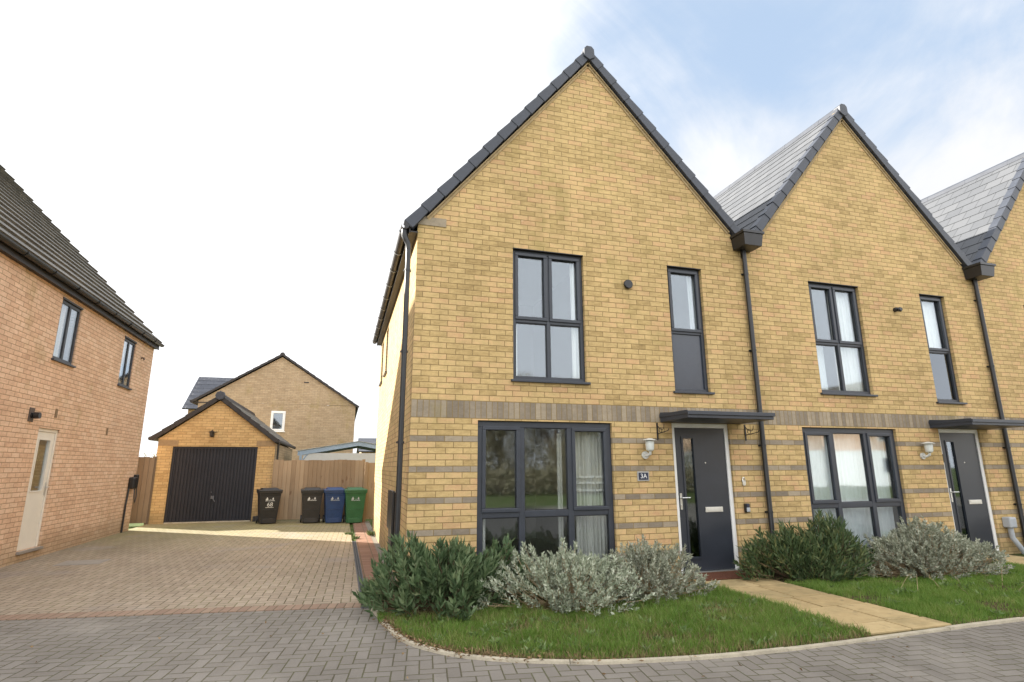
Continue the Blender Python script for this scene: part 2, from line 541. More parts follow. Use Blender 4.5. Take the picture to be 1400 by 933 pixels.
def paving_mat(name, tones, jointc, unit=0.1, rot=0.0, moss=None, jw=0.004, patch=None):
    """90 degree herringbone of 2:1 blocks"""
    m, nt, b = new_mat(name)
    uv, u0, v0 = uvs(nt)
    ca, sa = math.cos(rot), math.sin(rot)
    u = (u0 * ca + v0 * sa + 100.0) / unit
    v = (v0 * ca - u0 * sa + 100.0) / unit
    i, j = u.floor(), v.floor()
    k = (i - j).mod(4.0)
    is1 = k.gt(0.5) * k.lt(1.5); is2 = k.gt(1.5) * k.lt(2.5); is3 = k.gt(2.5)
    i0 = i - is1; j0 = j - is2
    vert = is2.max(is3)
    lu = u - i0; lv = v - j0
    W = mixf(nt, vert, 2.0, 1.0); H = mixf(nt, vert, 1.0, 2.0)
    d = (lu.min(W - lu)).min(lv.min(H - lv)) * unit
    w = white(nt, comb(nt, i0, j0)); w2 = white(nt, comb(nt, i0 + 7.3, j0 + 3.1))
    fine = noise(nt, comb(nt, u0, v0, w * 5.0), 70, 4, 0.7)
    speck = noise(nt, comb(nt, u0, v0, w * 3.0), 260, 2, 0.7)
    big = noise(nt, comb(nt, u0, v0, 0.0), 0.42, 5, 0.62)
    med = noise(nt, comb(nt, u0, v0, 6.0), 2.1, 4, 0.6)
    col = ramp(nt, (w * 0.55 + fine * 0.25 + med * 0.30 - 0.05), tones)
    sh = fine * 0.30 + speck * 0.26 + 0.72
    col = mixc(nt, 1.0, col, comb(nt, sh, sh, sh), 'MULTIPLY')
    jn = noise(nt, comb(nt, u0, v0, 9.0), 34, 3)
    msk = (d + (jn - 0.5) * 0.005).step(jw * 0.55, jw * 1.6)
    jc = [jointc[0], jointc[1]]
    jcol = mixc(nt, med.step(0.38, 0.62), jc[0], jc[1])
    col = mixc(nt, msk, jcol, col)
    st = big * 0.62 + 0.70
    col = mixc(nt, 1.0, col, comb(nt, st, st, st), 'MULTIPLY')
    if moss:
        # (axis, from, to): greener towards the fence
        mf = v0.step(moss[0], moss[1]) * (med * 0.9 + 0.35)
        col = mixc(nt, mf.min(1.0) * 0.62, col, (0.23, 0.205, 0.055))
    if patch:
        dd = noise(nt, comb(nt, u0, v0, 12.0), 0.9, 3, 0.55).step(0.57, 0.70)
        col = mixc(nt, dd * 0.40, col, patch)
    smu = noise(nt, comb(nt, u0 * 1.0, v0 * 1.6, 21.0), 3.3, 6, 0.72)
    col = mixc(nt, smu.step(0.56, 0.76) * 0.35, col, [x * 0.55 for x in tones[1][1]])
    tyr = noise(nt, comb(nt, u0 * 1.7, v0 * 0.16, 41.0), 1.5, 4, 0.55) * 0.42 + 0.79
    col = mixc(nt, 1.0, col, comb(nt, tyr, tyr, tyr), 'MULTIPLY')
    spt = noise(nt, comb(nt, u0, v0, 31.0), 11.0, 3, 0.6)
    col = mixc(nt, spt.step(0.71, 0.76) * 0.5, col, [min(1, x * 1.9) for x in tones[2][1]])
    h = (d + 0.0).step(0.0, 0.009) * 0.8 + fine * 0.16 + w2 * 0.14
    setc(nt, b, col, 0.86, 0.3, h, 0.7, 0.008)
    return m


M_road = paving_mat('grey_block_paving', [(0.0, (0.146, 0.129, 0.110)), (0.5, (0.176, 0.157, 0.135)), (1.0, (0.206, 0.186, 0.162))],
                    ((0.075, 0.066, 0.038), (0.090, 0.086, 0.042)), rot=R(-8), jw=0.0046, patch=(0.27, 0.245, 0.21))
M_drive = paving_mat('buff_block_paving', [(0.0, (0.235, 0.184, 0.135)), (0.5, (0.285, 0.230, 0.170)), (1.0, (0.33, 0.272, 0.205))],
                     ((0.080, 0.066, 0.030), (0.125, 0.118, 0.040)), rot=R(-2), moss=(3.5, 9.5), jw=0.0046, patch=(0.25, 0.22, 0.20))


def header_mat(name, tones, along, size=(0.1, 0.2), v0=0.0):
    m, nt, b = new_mat(name)
    uv, u, v = uvs(nt)
    if along == 'v': u, v = v, u
    c = (u / size[0]).floor(); fu = (u / size[0] - c) * size[0]
    r = ((v - v0) / size[1]).floor(); fv = ((v - v0) / size[1] - r) * size[1]
    d = (fu.min(fu * -1.0 + size[0])).min(fv.min(fv * -1.0 + size[1]))
    w = white(nt, comb(nt, c, r))
    f = noise(nt, comb(nt, u, v, w * 4.0), 60, 4, 0.65)
    col = ramp(nt, w * 0.6 + f * 0.4, tones)
    msk = d.step(0.0025, 0.0065)
    col = mixc(nt, msk, (0.08, 0.072, 0.04), col)
    setc(nt, b, col, 0.88, 0.25, msk * 0.8 + f * 0.2, 0.6, 0.008)
    return m


M_red = header_mat('red_block', [(0.0, (0.19, 0.130, 0.095)), (0.5, (0.245, 0.165, 0.118)), (1.0, (0.285, 0.215, 0.155))], 'u')
M_redv = header_mat('red_block_border', [(0.0, (0.17, 0.092, 0.062)), (0.5, (0.23, 0.125, 0.085)), (1.0, (0.27, 0.165, 0.118))], 'v', (0.1, 0.2))


def slab_mat():
    m, nt, b = new_mat('yellow_riven_slab')
    uv, u, v = uvs(nt)
    g = nt.nodes.new('ShaderNodeNewGeometry')
    rnd = S(nt, g.outputs['Random Per Island'])
    f = noise(nt, comb(nt, u, v, rnd * 5.0), 9, 6, 0.65, 0.4)
    g2 = noise(nt, comb(nt, u, v, 2.0), 2.2, 5, 0.6)
    fine = noise(nt, comb(nt, u, v, 1.0), 90, 3, 0.6)
    col = ramp(nt, f * 0.75 + rnd * 0.35 - 0.08 + (fine - 0.5) * 0.2, [(0.0, (0.22, 0.155, 0.075)), (0.35, (0.36, 0.26, 0.125)), (0.65, (0.44, 0.33, 0.17)), (1.0, (0.52, 0.41, 0.23))])
    col = mixc(nt, g2.step(0.46, 0.68) * 0.6, col, (0.22, 0.175, 0.085))
    g3 = noise(nt, comb(nt, u, v, 7.0), 7.0, 5, 0.7)
    col = mixc(nt, g3.step(0.56, 0.66) * 0.55, col, (0.17, 0.135, 0.07))
    setc(nt, b, col, 0.85, 0.3, f * 0.7 + fine * 0.15, 0.6, 0.012)
    return m


M_slab = slab_mat()
M_kerb = plain('edging_concrete', (0.40, 0.355, 0.27), 0.9, 0.2, 0.22, 9, 0.4)


def soil_mat(name, a, bcol, c2, s=14):
    m, nt, b = new_mat(name)
    uv, u, v = uvs(nt)
    n = noise(nt, comb(nt, u, v, 0.0), s, 6, 0.7); n2 = noise(nt, comb(nt, u, v, 3.0), 1.3, 4, 0.6)
    col = mixc(nt, n.step(0.35, 0.65), a, bcol)
    col = mixc(nt, n2.step(0.4, 0.65), col, c2)
    setc(nt, b, col, 0.95, 0.1, n, 0.8, 0.03)
    return m


M_soil = soil_mat('bed_soil', (0.05, 0.034, 0.020), (0.115, 0.08, 0.045), (0.055, 0.070, 0.022), 22)
M_earth = soil_mat('meadow_grass', (0.045, 0.075, 0.018), (0.085, 0.120, 0.030), (0.10, 0.11, 0.045), 3)


def leaf_mat(name, stops, rough=0.55, trans=0.25, spec=0.3, nw=0.45, ns=3.5):
    m, nt, b = new_mat(name)
    g = nt.nodes.new('ShaderNodeNewGeometry')
    rnd = S(nt, g.outputs['Random Per Island'])
    n = noise(nt, objco(nt), ns, 4, 0.6)
    col = ramp(nt, rnd * (1.2 - nw) + n * nw - 0.10, stops)
    setc(nt, b, col, rough, spec)
    out = nt.nodes['Material Output']
    tl = nt.nodes.new('ShaderNodeBsdfTranslucent'); nt.links.new(col.k, tl.inputs[0])
    mx = nt.nodes.new('ShaderNodeMixShader'); mx.inputs[0].default_value = trans
    nt.links.new(b.outputs[0], mx.inputs[1]); nt.links.new(tl.outputs[0], mx.inputs[2]); nt.links.new(mx.outputs[0], out.inputs[0])
    return m


M_leaf_green = leaf_mat('leaf_dark_green', [(0.0, (0.045, 0.078, 0.034)), (0.4, (0.085, 0.135, 0.058)), (0.75, (0.140, 0.195, 0.092)), (0.93, (0.21, 0.26, 0.13)), (1.0, (0.26, 0.24, 0.10))])
M_leaf_olive = leaf_mat('leaf_olive_green', [(0.0, (0.036, 0.065, 0.026)), (0.4, (0.070, 0.108, 0.042)), (0.75, (0.120, 0.160, 0.064)), (0.90, (0.20, 0.20, 0.075)), (1.0, (0.30, 0.23, 0.10))])
M_leaf_silver = leaf_mat('leaf_silver', [(0.0, (0.17, 0.20, 0.13)), (0.35, (0.30, 0.335, 0.235)), (0.7, (0.42, 0.45, 0.335)), (0.9, (0.54, 0.56, 0.44)), (1.0, (0.33, 0.23, 0.16))], 0.8, 0.15, 0.15)
M_leaf_silver2 = leaf_mat('leaf_silver_mauve', [(0.0, (0.15, 0.165, 0.11)), (0.35, (0.26, 0.275, 0.195)), (0.7, (0.36, 0.375, 0.285)), (0.85, (0.46, 0.465, 0.37)), (1.0, (0.34, 0.23, 0.18))], 0.8, 0.15, 0.15)
M_stem = plain('woody_stem', (0.14, 0.095, 0.060), 0.9, 0.2, 0.3, 20)
M_stem_pale = plain('dry_stem', (0.32, 0.24, 0.14), 0.9, 0.2, 0.3, 20)
M_grass = leaf_mat('grass_blade', [(0.0, (0.075, 0.150, 0.022)), (0.36, (0.130, 0.235, 0.038)), (0.66, (0.200, 0.290, 0.060)), (0.80, (0.31, 0.33, 0.11)), (1.0, (0.48, 0.40, 0.22))], 0.6, 0.45, nw=0.75, ns=1.9)
M_treeleaf = leaf_mat('tree_leaf', [(0.0, (0.17, 0.155, 0.10)), (0.5, (0.25, 0.225, 0.14)), (1.0, (0.36, 0.31, 0.20))], 0.6, 0.3)


def fence_mat(name, tones, w=0.12, spec=0.2, hor='u'):
    m, nt, b = new_mat(name)
    g = nt.nodes.new('ShaderNodeNewGeometry')
    rnd = S(nt, g.outputs['Random Per Island'])
    uv, u, v = uvs(nt)
    gr = noise(nt, comb(nt, u * 28.0, v * 1.4, rnd * 20.0), 1.6, 5, 0.65, 0.6)
    kn = noise(nt, comb(nt, u * 2.2, v, rnd * 33.0), 3.1, 3, 0.5).step(0.66, 0.74)
    big = noise(nt, comb(nt, u, v, 0.0), 1.1, 4)
    col = ramp(nt, rnd * 0.5 + gr * 0.5, tones)
    col = mixc(nt, kn * 0.6, col, (0.13, 0.06, 0.03))
    s_ = big * 0.5 + 0.75
    col = mixc(nt, 1.0, col, comb(nt, s_, s_, s_), 'MULTIPLY')
    setc(nt, b, col, 0.85, spec, gr, 0.3, 0.006)
    return m


M_fence = fence_mat('tan_timber', [(0.0, (0.210, 0.145, 0.090)), (0.5, (0.310, 0.225, 0.145)), (1.0, (0.42, 0.32, 0.215))])
M_fence_old = fence_mat('weathered_timber', [(0.0, (0.10, 0.070, 0.046)), (0.5, (0.155, 0.115, 0.08)), (1.0, (0.21, 0.165, 0.12))])
M_gdoor = plain('garage_door_navy', (0.016, 0.017, 0.024), 0.45, 0.4, 0.15, 2)
M_mat = plain('doormat_coir', (0.115, 0.050, 0.032), 0.95, 0.1, 0.35, 40, 0.9)
M_perg = plain('blue_grey_paint', (0.27, 0.36, 0.47), 0.5, 0.4, 0.12, 4)
M_poly = plain('pale_polycarbonate', (0.48, 0.50, 0.50), 0.4, 0.4, 0.06, 3)


# ------------------------------------------------------------------ ground
def sheet(name, poly, z, mat, thick=None):
    b = MB(); b.face([(x, y, z) for x, y in poly])
    return struct(b.build(name, mat, recalc=False))


KERB = [(-.415, -.56), (-.375, -.82), (-.34, -1.12), (-.285, -1.48), (-.21, -1.78), (-.07, -2.05), (.15, -2.31), (.36, -2.46), (.62, -2.60), (.95, -2.73), (1.32, -2.84),
        (2.2, -2.96), (3.31, -2.97), (4.49, -2.93), (5.58, -2.91), (9, -2.9), (18, -2.95)]


def smooth_line(pts, step=0.09):
    out = []
    P = [Vector((*p, 0)) for p in pts]
    P = [P[0] * 2 - P[1]] + P + [P[-1] * 2 - P[-2]]
    for i in range(1, len(P) - 2):
        n = max(2, int((P[i + 1] - P[i]).length / step))
        for k in range(n):
            t = k / n
            a, b_, c, d = P[i - 1], P[i], P[i + 1], P[i + 2]
            out.append(0.5 * ((2 * b_) + (c - a) * t + (2 * a - 5 * b_ + 4 * c - d) * t * t + (3 * b_ - a - 3 * c + d) * t ** 3))
    out.append(P[-2])
    return out


KL = smooth_line(KERB)


def offset_line(L, d):
    out = []
    for i, p in enumerate(L):
        t = (L[min(i + 1, len(L) - 1)] - L[max(i - 1, 0)]).normalized()
        out.append(p + Vector((-t.y, t.x, 0)) * d)
    return out


KI = offset_line(KL, 0.050)      # inner side (towards the house)
sheet('ground', [(-400, -400), (400, -400), (400, 400), (-400, 400)], -0.03, M_earth)
# street paving runs from the far side of the close up to the edging
redA, redB = (-6.2, 0.43), (-0.47, -0.46)


def redy(x): return redA[1] + (redB[1] - redA[1]) * (x - redA[0]) / (redB[0] - redA[0])


road_poly = [(-30, -13), (30, -13), (30, -2.93), (18, -2.93)] + [(p.x, p.y + 0.0) for p in reversed(KI[:-1])] + [(-0.40, 0.3), (-5.6, 0.7), (-30, 0.7)]
sheet('road', road_poly, -0.004, M_road)
sheet('driveway', [(-5.65, redy(-5.65)), (-0.50, redy(-0.5)), (-0.50, 10.6), (-5.65, 10.6)], 0.0, M_drive)
# red header row between street and drive
b = MB()
L_ = math.hypot(redB[0] - redA[0], redB[1] - redA[1])
nx_, ny_ = -(redB[1] - redA[1]) / L_, (redB[0] - redA[0]) / L_
p0, p1 = Vector((-5.62, redy(-5.62), 0)), Vector((-0.50, redy(-0.5), 0))
nn = Vector((nx_, ny_, 0)) * 0.2
b.face([(p0.x, p0.y, .004), (p1.x, p1.y, .004), (p1.x + nn.x, p1.y + nn.y, .004), (p0.x + nn.x, p0.y + nn.y, .004)], [(0, 0.008), (L_, 0.008), (L_, 0.193), (0, 0.193)])
b.face([(p0.x, p0.y, -.02), (p1.x, p1.y, -.02), (p1.x, p1.y, .004), (p0.x, p0.y, .004)], [(0, 0.012), (L_, 0.012), (L_, 0.03), (0, 0.03)])
struct(b.build('paving_border', M_red, recalc=False))
b = MB(); b.face([(-0.418, -0.45, 0.003), (-0.10, -0.45, 0.003), (-0.10, 9.5, 0.003), (-0.418, 9.5, 0.003)])
struct(b.build('paving_border', M_redv, recalc=False))
b = MB(); b.face([(-0.10, -0.45, -0.001), (0.02, -0.45, -0.001), (0.02, 9.5, -0.001), (-0.10, 9.5, -0.001)])
struct(b.build('gravel_strip', plain('gravel', (0.21, 0.19, 0.16), 0.95, 0.1, 0.5, 40, 0.8), recalc=False))

# edging kerb
b = MB()
random.seed(3)
acc = 0.0; start = 0
i = 0
while i < len(KL) - 1:
    j = i; acc = 0
    while j < len(KL) - 1 and acc < 0.85:
        acc += (KL[j + 1] - KL[j]).length; j += 1
    seg = list(range(i, j + 1))
    dz_ = random.uniform(-.003, .004)
    for a in range(len(seg) - 1):
        o0, o1, i0_, i1_ = KL[seg[a]].copy(), KL[seg[a + 1]].copy(), KI[seg[a]].copy(), KI[seg[a + 1]].copy()
        if a == 0:
            d = (o1 - o0).normalized() * 0.006; o0 += d; i0_ += d
        zt = 0.016 + dz_
        b.hexa([(o0.x, o0.y, -.05), (o1.x, o1.y, -.05), (i1_.x, i1_.y, -.05), (i0_.x, i0_.y, -.05), (o0.x, o0.y, zt), (o1.x, o1.y, zt), (i1_.x, i1_.y, zt), (i0_.x, i0_.y, zt)])
    i = j
struct(b.build('kerb', M_kerb))

# lawns' soil sheets
inner = [(p.x, p.y) for p in KI]
PX0, PX1 = 3.64, 4.62        # path


def clip_line(x0, x1): return [(x, y) for x, y in inner if x0 <= x <= x1 and y < -0.4]


soilL = [(-0.40, -0.46)] + [(x, y) for x, y in inner if y < -0.55 and x < PX0 - 0.02] + [(PX0 - 0.01, -2.90), (PX0 - 0.01, -0.01), (-0.02, -0.01), (-0.02, -0.46)]
sheet('flower_bed', soilL, 0.004, M_soil)
W = 5.155
soilR = [(PX1 + .01, -2.88)] + clip_line(PX1 + 0.05, W + PX0 - 0.04) + [(W + PX0 - .01, -2.85), (W + PX0 - .01, -0.01), (PX1 + .01, -0.01)]
sheet('flower_bed', soilR, 0.004, M_soil)
soilR2 = [(W + PX1 + .01, -2.86), (18, -2.87), (18, -0.01), (W + PX1 + .01, -0.01)]
sheet('flower_bed', soilR2, 0.004, M_soil)


def path(x0, name):
    random.seed(int(x0 * 10))
    b = MB()
    y = -0.02
    row = 0
    widths = [0.45, 0.45, 0.60, 0.45, 0.60, 0.45]
    k = 0
    while y > -2.80:
        h = min(widths[k % 6], y + 2.86)
        if h < .1: break
        split = [0.42, 0.58, 0.50][k % 3]
        xs = [x0 + y * -0.035, x0 + (PX1 - PX0) * split + y * -0.035, x0 + (PX1 - PX0) + y * -0.035]
        for a in range(2):
            z = 0.022 + random.uniform(-.003, .003)
            g = 0.009
            b.box(xs[a] + g, xs[a + 1] - g, y - h + g, y - g, -0.04, z)
        y -= h; k += 1
    o = b.build(name, M_slab, bevel=0.004)
    struct(o)
    b = MB(); b.face([(x0 - 0.01, -0.0, 0.006), (x0 + 0.98, 0.0, 0.006), (x0 + 1.08, -2.86, 0.006), (x0 + 0.09, -2.86, 0.006)])
    struct(b.build('path_bedding', M_soil, recalc=False))
    return o


path(PX0, 'path')
path(PX0 + W, 'path')

# slot drain
b = MB()
for k in range(11):
    y0 = -0.52 + k * 0.52
    b.box(-0.498, -0.486, y0, y0 + 0.515, -.03, 0.004).box(-0.432, -0.420, y0, y0 + 0.515, -.03, 0.004)
    b.box(-0.463, -0.455, y0, y0 + 0.515, -.03, 0.003)
    for q in range(13):
        b.box(-0.486, -0.463, y0 + 0.02 + q * 0.04, y0 + 0.032 + q * 0.04, -.02, 0.002)
        b.box(-0.455, -0.432, y0 + 0.02 + q * 0.04, y0 + 0.032 + q * 0.04, -.02, 0.002)
tag(b.build('drain_channel', plain('drain_grey', (0.075, 0.080, 0.088), 0.6, 0.3, 0.15)), 'narrow dark grey slotted drain channel along the driveway edge', 'drain')

# inspection cover in the drive
CX, CY = -4.62, 3.85
cv = thing('manhole_cover', 'flat pale inspection cover set in the driveway paving', 'manhole cover', (CX, CY, 0))
b = MB(); b.box(CX - .28, CX + .28, CY - .22, CY + .22, -.02, 0.002); b.build('cover', plain('cover_steel', (0.26, 0.235, 0.20), 0.7, 0.3, 0.15, 8, 0.3), cv)
b = MB(); b.box(CX - .31, CX - .284, CY - .25, CY + .25, -.02, .001).box(CX + .284, CX + .31, CY - .25, CY + .25, -.02, .001).box(CX - .284, CX + .284, CY - .25, CY - .224, -.02, .001).box(CX - .284, CX + .284, CY + .224, CY + .25, -.02, .001)
b.build('frame', plain('cover_rim', (0.22, 0.20, 0.18), 0.6, 0.4, 0.15, 8), cv)


# ------------------------------------------------------------------ building helpers
def wall_grid(b, x0, x1, z0, z1, holes, depth=0.10, d0=0.0):
    """front sheet with holes (x0,x1,z0,z1) and reveals going inwards; uses b.T(a, d, z)"""
    xs = sorted({x0, x1, *[h[0] for h in holes], *[h[1] for h in holes]})
    zs = sorted({z0, z1, *[h[2] for h in holes], *[h[3] for h in holes]})
    xs = [x for x in xs if x0 <= x <= x1]; zs = [z for z in zs if z0 <= z <= z1]
    for i in range(len(xs) - 1):
        for j in range(len(zs) - 1):
            cx, cz = (xs[i] + xs[i + 1]) / 2, (zs[j] + zs[j + 1]) / 2
            if any(h[0] < cx < h[1] and h[2] < cz < h[3] for h in holes): continue
            b.face([(xs[i], d0, zs[j]), (xs[i + 1], d0, zs[j]), (xs[i + 1], d0, zs[j + 1]), (xs[i], d0, zs[j + 1])])
    for h in holes:
        a0, a1, c0, c1 = h
        b.face([(a0, d0, c0), (a0, d0 + depth, c0), (a0, d0 + depth, c1), (a0, d0, c1)])
        b.face([(a1, d0, c0), (a1, d0, c1), (a1, d0 + depth, c1), (a1, d0 + depth, c0)])
        b.face([(a0, d0, c1), (a0, d0 + depth, c1), (a1, d0 + depth, c1), (a1, d0, c1)])
        if c0 > 0.02: b.face([(a0, d0, c0), (a1, d0, c0), (a1, d0 + depth, c0), (a0, d0 + depth, c0)])


def T_front(a, d, z): return (a, d, z)


def window(parent, T, x0, x1, z0, z1, lights, frame=0.05, recess=0.055, depth=0.07, mat=None, sill=True, glass=None, gd=0.034, wname='window', sill_mat=None, head=True):
    """lights: list of (x0,x1,z0,z1,kind) fractions; kind: 'o' opening sash, 'f' fixed, 'p' panel, 'd' dark glass"""
    mat = mat or M_frame
    g = 0.004
    X0, X1, Z0, Z1 = x0 + g, x1 - g, z0 + g, z1 - g
    fb = MB(T)
    y0, y1 = recess, recess + depth
    fb.box(X0, X1, y0, y1, Z1 - frame, Z1).box(X0, X1, y0, y1, Z0, Z0 + frame)
    fb.box(X0, X0 + frame, y0, y1, Z0 + frame, Z1 - frame).box(X1 - frame, X1, y0, y1, Z0 + frame, Z1 - frame)
    # mullions / transoms from light borders
    cells = []
    for (a0, a1, c0, c1, k) in lights: cells.append((a0, a1, c0, c1, k))
    xsb = sorted({c[0] for c in cells} | {c[1] for c in cells}); zsb = sorted({c[2] for c in cells} | {c[3] for c in cells})
    mw_ = frame * 0.5
    inner_x = [x for x in xsb if x0 + .02 < x < x1 - .02]; inner_z = [z for z in zsb if z0 + .02 < z < z1 - .02]
    for x in inner_x: fb.box(x - mw_, x + mw_, y0 + .002, y1 - .002, Z0 + frame, Z1 - frame)
    xx = [X0 + frame] + [v for x in inner_x for v in (x - mw_, x + mw_)] + [X1 - frame]
    for z in inner_z:
        for q in range(0, len(xx), 2): fb.box(xx[q], xx[q + 1], y0 + .004, y1 - .004, z - mw_, z + mw_)
    wo = fb.build(wname, mat, parent, bevel=0.005)
    for (a0, a1, c0, c1, k) in cells:
        A0 = max(a0 + (mw_ if a0 in inner_x else g + frame), X0 + frame); A1 = a1 - (mw_ if a1 in inner_x else g + frame)
        C0 = c0 + (mw_ if c0 in inner_z else g + frame); C1 = c1 - (mw_ if c1 in inner_z else g + frame)
        if k == 'o':
            s_ = MB(T); w_ = 0.048
            ov = 0.012
            B0, B1, D0, D1 = A0 - ov, A1 + ov, C0 - ov, C1 + ov
            yy0, yy1 = y0 - 0.016, y0 + 0.045
            s_.box(B0, B1, yy0, yy1, D1 - w_, D1).box(B0, B1, yy0, yy1, D0, D0 + w_).box(B0, B0 + w_, yy0, yy1, D0 + w_, D1 - w_).box(B1 - w_, B1, yy0, yy1, D0 + w_, D1 - w_)
            s_.build('sash', mat, wo, bevel=0.006)
            A0, A1, C0, C1 = B0 + w_ - .003, B1 - w_ + .003, D0 + w_ - .003, D1 - w_ + .003
        e = 0.002
        p = MB(T)
        if k == 'p':
            p.box(A0, A1, y0 + .028, y0 + .045, C0, C1)
            p.build('panel', M_panel, wo)
        else:
            p.box(A0 - e, A1 + e, y0 + gd, y0 + gd + .008, C0 - e, C1 + e)
            p.build('pane', M_glass_dark if k == 'd' else (glass or M_glass), wo)
            bd = MB(T); t = 0.009; q0, q1 = y0 + gd - .016, y0 + gd - .001
            bd.box(A0, A1, q0, q1, C1 - t, C1).box(A0, A1, q0, q1, C0, C0 + t).box(A0, A0 + t, q0, q1, C0 + t, C1 - t).box(A1 - t, A1, q0, q1, C0 + t, C1 - t)
            bd.build('glazing_bead', M_black if mat is M_frame else mat, wo)
    if sill:
        s_ = MB(T); s_.box(x0 - .035, x1 + .035, -0.045, recess + .02, z0 - .030, z0 + .002)
        s_.build('sill', sill_mat or mat, wo, bevel=0.004)
    return wo


def tiled_slope(b, A, B, y0, y1, course=0.30, t=0.015, along='y'):
    """A eave, B ridge given as (h, z) in the plane; stepped courses; along the y axis"""
    A = Vector((A[0], 0, A[1])); B_ = Vector((B[0], 0, B[1]))
    L = (B_ - A).length; d = (B_ - A) / L
    nrm = Vector((-d.z, 0, d.x)); nrm = nrm if nrm.z > 0 else -nrm
    n = max(1, round(L / course)); c = L / n
    for k in range(n):
        P = A + d * (c * k); Q = A + d * (c * (k + 1))
        P1 = P + nrm * t; Q1 = Q + nrm * 0.004
        vv0, vv1 = (k + 0.02) * course, (k + 0.98) * course
        b.face([(P1.x, y0, P1.z), (P1.x, y1, P1.z), (Q1.x, y1, Q1.z), (Q1.x, y0, Q1.z)], [(y0, vv0), (y1, vv0), (y1, vv1), (y0, vv1)])
        R0 = P + nrm * (-0.006)
        b.face([(R0.x, y0, R0.z), (R0.x, y1, R0.z), (P1.x, y1, P1.z), (P1.x, y0, P1.z)], [(y0, vv0), (y1, vv0), (y1, vv0), (y0, vv0)])
    # underside
    u0 = A - nrm * 0.05; u1 = B_ - nrm * 0.05
    b.face([(u0.x, y0, u0.z), (u1.x, y0, u1.z), (u1.x, y1, u1.z), (u0.x, y1, u0.z)], [(0, 0.01)] * 4)
    b.face([(u0.x, y0, u0.z), (A.x, y0, A.z), (B_.x, y0, B_.z), (u1.x, y0, u1.z)], [(0, 0.01)] * 4)
    b.face([(u0.x, y1, u0.z), (u1.x, y1, u1.z), (B_.x, y1, B_.z), (A.x, y1, A.z)], [(0, 0.01)] * 4)
    b.face([(u0.x, y0, u0.z), (u0.x, y1, u0.z), (A.x, y1, A.z), (A.x, y0, A.z)], [(0, 0.01)] * 4)


def verge(b, A, B, yf, unit=0.33, w=0.15, h=0.122, step=0.011):
    """stepped verge tiles up the rake from A to B, front face at yf; overlapping units"""
    A = Vector((A[0], 0, A[1])); B_ = Vector((B[0], 0, B[1]))
    L = (B_ - A).length; d = (B_ - A) / L
    nrm = Vector((-d.z, 0, d.x)); nrm = nrm if nrm.z > 0 else -nrm
    n = round(L / unit); c = L / n
    for k in range(n):
        s0, s1 = c * k - 0.02, c * (k + 1)
        lo, hi = step + 0.018, 0.012
        P = A + d * s0; Q = A + d * s1
        pts = []
        for (base, up_, dn) in ((P, lo, h), (Q, hi, h - 0.012)):
            pts.append((base - nrm * dn, base + nrm * up_))
        (pb, pt_), (qb, qt) = pts
        f0 = yf - 0.010; f1 = yf - 0.0       # flares out slightly at the lower end
        b.hexa([(pb.x, f0, pb.z), (qb.x, f1, qb.z), (qb.x, yf + w, qb.z), (pb.x, yf + w, pb.z),
                (pt_.x, f0, pt_.z), (qt.x, f1, qt.z), (qt.x, yf + w, qt.z), (pt_.x, yf + w, pt_.z)])


def ridge_tiles(b, x, z, y0, y1, r=0.12, unit=0.45):
    n = max(1, round((y1 - y0) / unit)); c = (y1 - y0) / n
    for k in range(n):
        a0, a1 = y0 + c * k, y0 + c * (k + 1) + 0.012
        rr = r + 0.004 * (k % 2)
        prof = [(x - rr * 1.05, z - rr * 1.05), (x - rr * 0.75, z - rr * .15), (x - rr * .35, z + rr * .28), (x + rr * .35, z + rr * .28), (x + rr * .75, z - rr * .15), (x + rr * 1.05, z - rr * 1.05), (x, z - rr * .4)]
        b.prism(prof, a0, a1)


def downpipe(parent, x, y, z0, z1, r=0.034, clips=(), T=None, shoe=True, mat=None, name='downpipe'):
    b = MB(T)
    pth = [(x, y, z1), (x, y, z0 + 0.12)]
    if shoe: pth += [(x, y - 0.01, z0 + 0.08), (x, y - 0.07, z0 + 0.03)]
    b.tube(pth, r, 14)
    o = b.build(name, mat or M_black, parent, smooth=True)
    for z in clips:
        c = MB(T); c.lathe((x, y, z), [(r + .006, -.014), (r + .006, .014)], 14)
        c.box(x - .05, x + .05, y + r - .004, y + r + .018, z - .012, z + .012)
        c.build('pipe_clip', mat or M_black, o)
    return o


def curtain_obj(label, T, x0, x1, z0, z1, d, mat, folds=9, amp=0.025, group=None, tie=None, rings=None):
    b = MB(T)
    n = folds * 8
    rows = 10
    random.seed(int(x0 * 100 + z0 * 10))
    ph = [random.uniform(0, 6) for _ in range(3)]
    P = []
    for r in range(rows + 1):
        tz = r / rows
        z = z1 + (z0 - z1) * tz
        row = []
        for k in range(n + 1):
            t = k / n
            xx = x0 + (x1 - x0) * t
            if tie: xx = x0 + (x1 - x0) * t * (1 + (tie - 1) * math.sin(PI * min(1, tz * 1.0)) ** 2) if tie > 0 else x1 - (x1 - x0) * (1 - t) * (1 + (-tie - 1) * math.sin(PI * tz) ** 2)
            dd = d + amp * math.sin(t * folds * 2 * PI + ph[0] + 0.5 * math.sin(tz * 2 + ph[1])) * (0.7 + 0.3 * math.sin(t * 17 + ph[2]))
            row.append((xx, dd, z))
        P.append(row)
    i0 = len(b.v)
    for row in P:
        for p in row: b.v.append(b.pt(p))
    for r in range(rows):
        for k in range(n):
            a = i0 + r * (n + 1) + k
            b.f.append((a, a + 1, a + n + 2, a + n + 1)); b.uv.append(None)
    o = b.build('curtain', mat, None, smooth=True)
    m = o.modifiers.new('thick', 'SOLIDIFY'); m.thickness = 0.004
    tag(o, label, 'curtain', group)
    return o


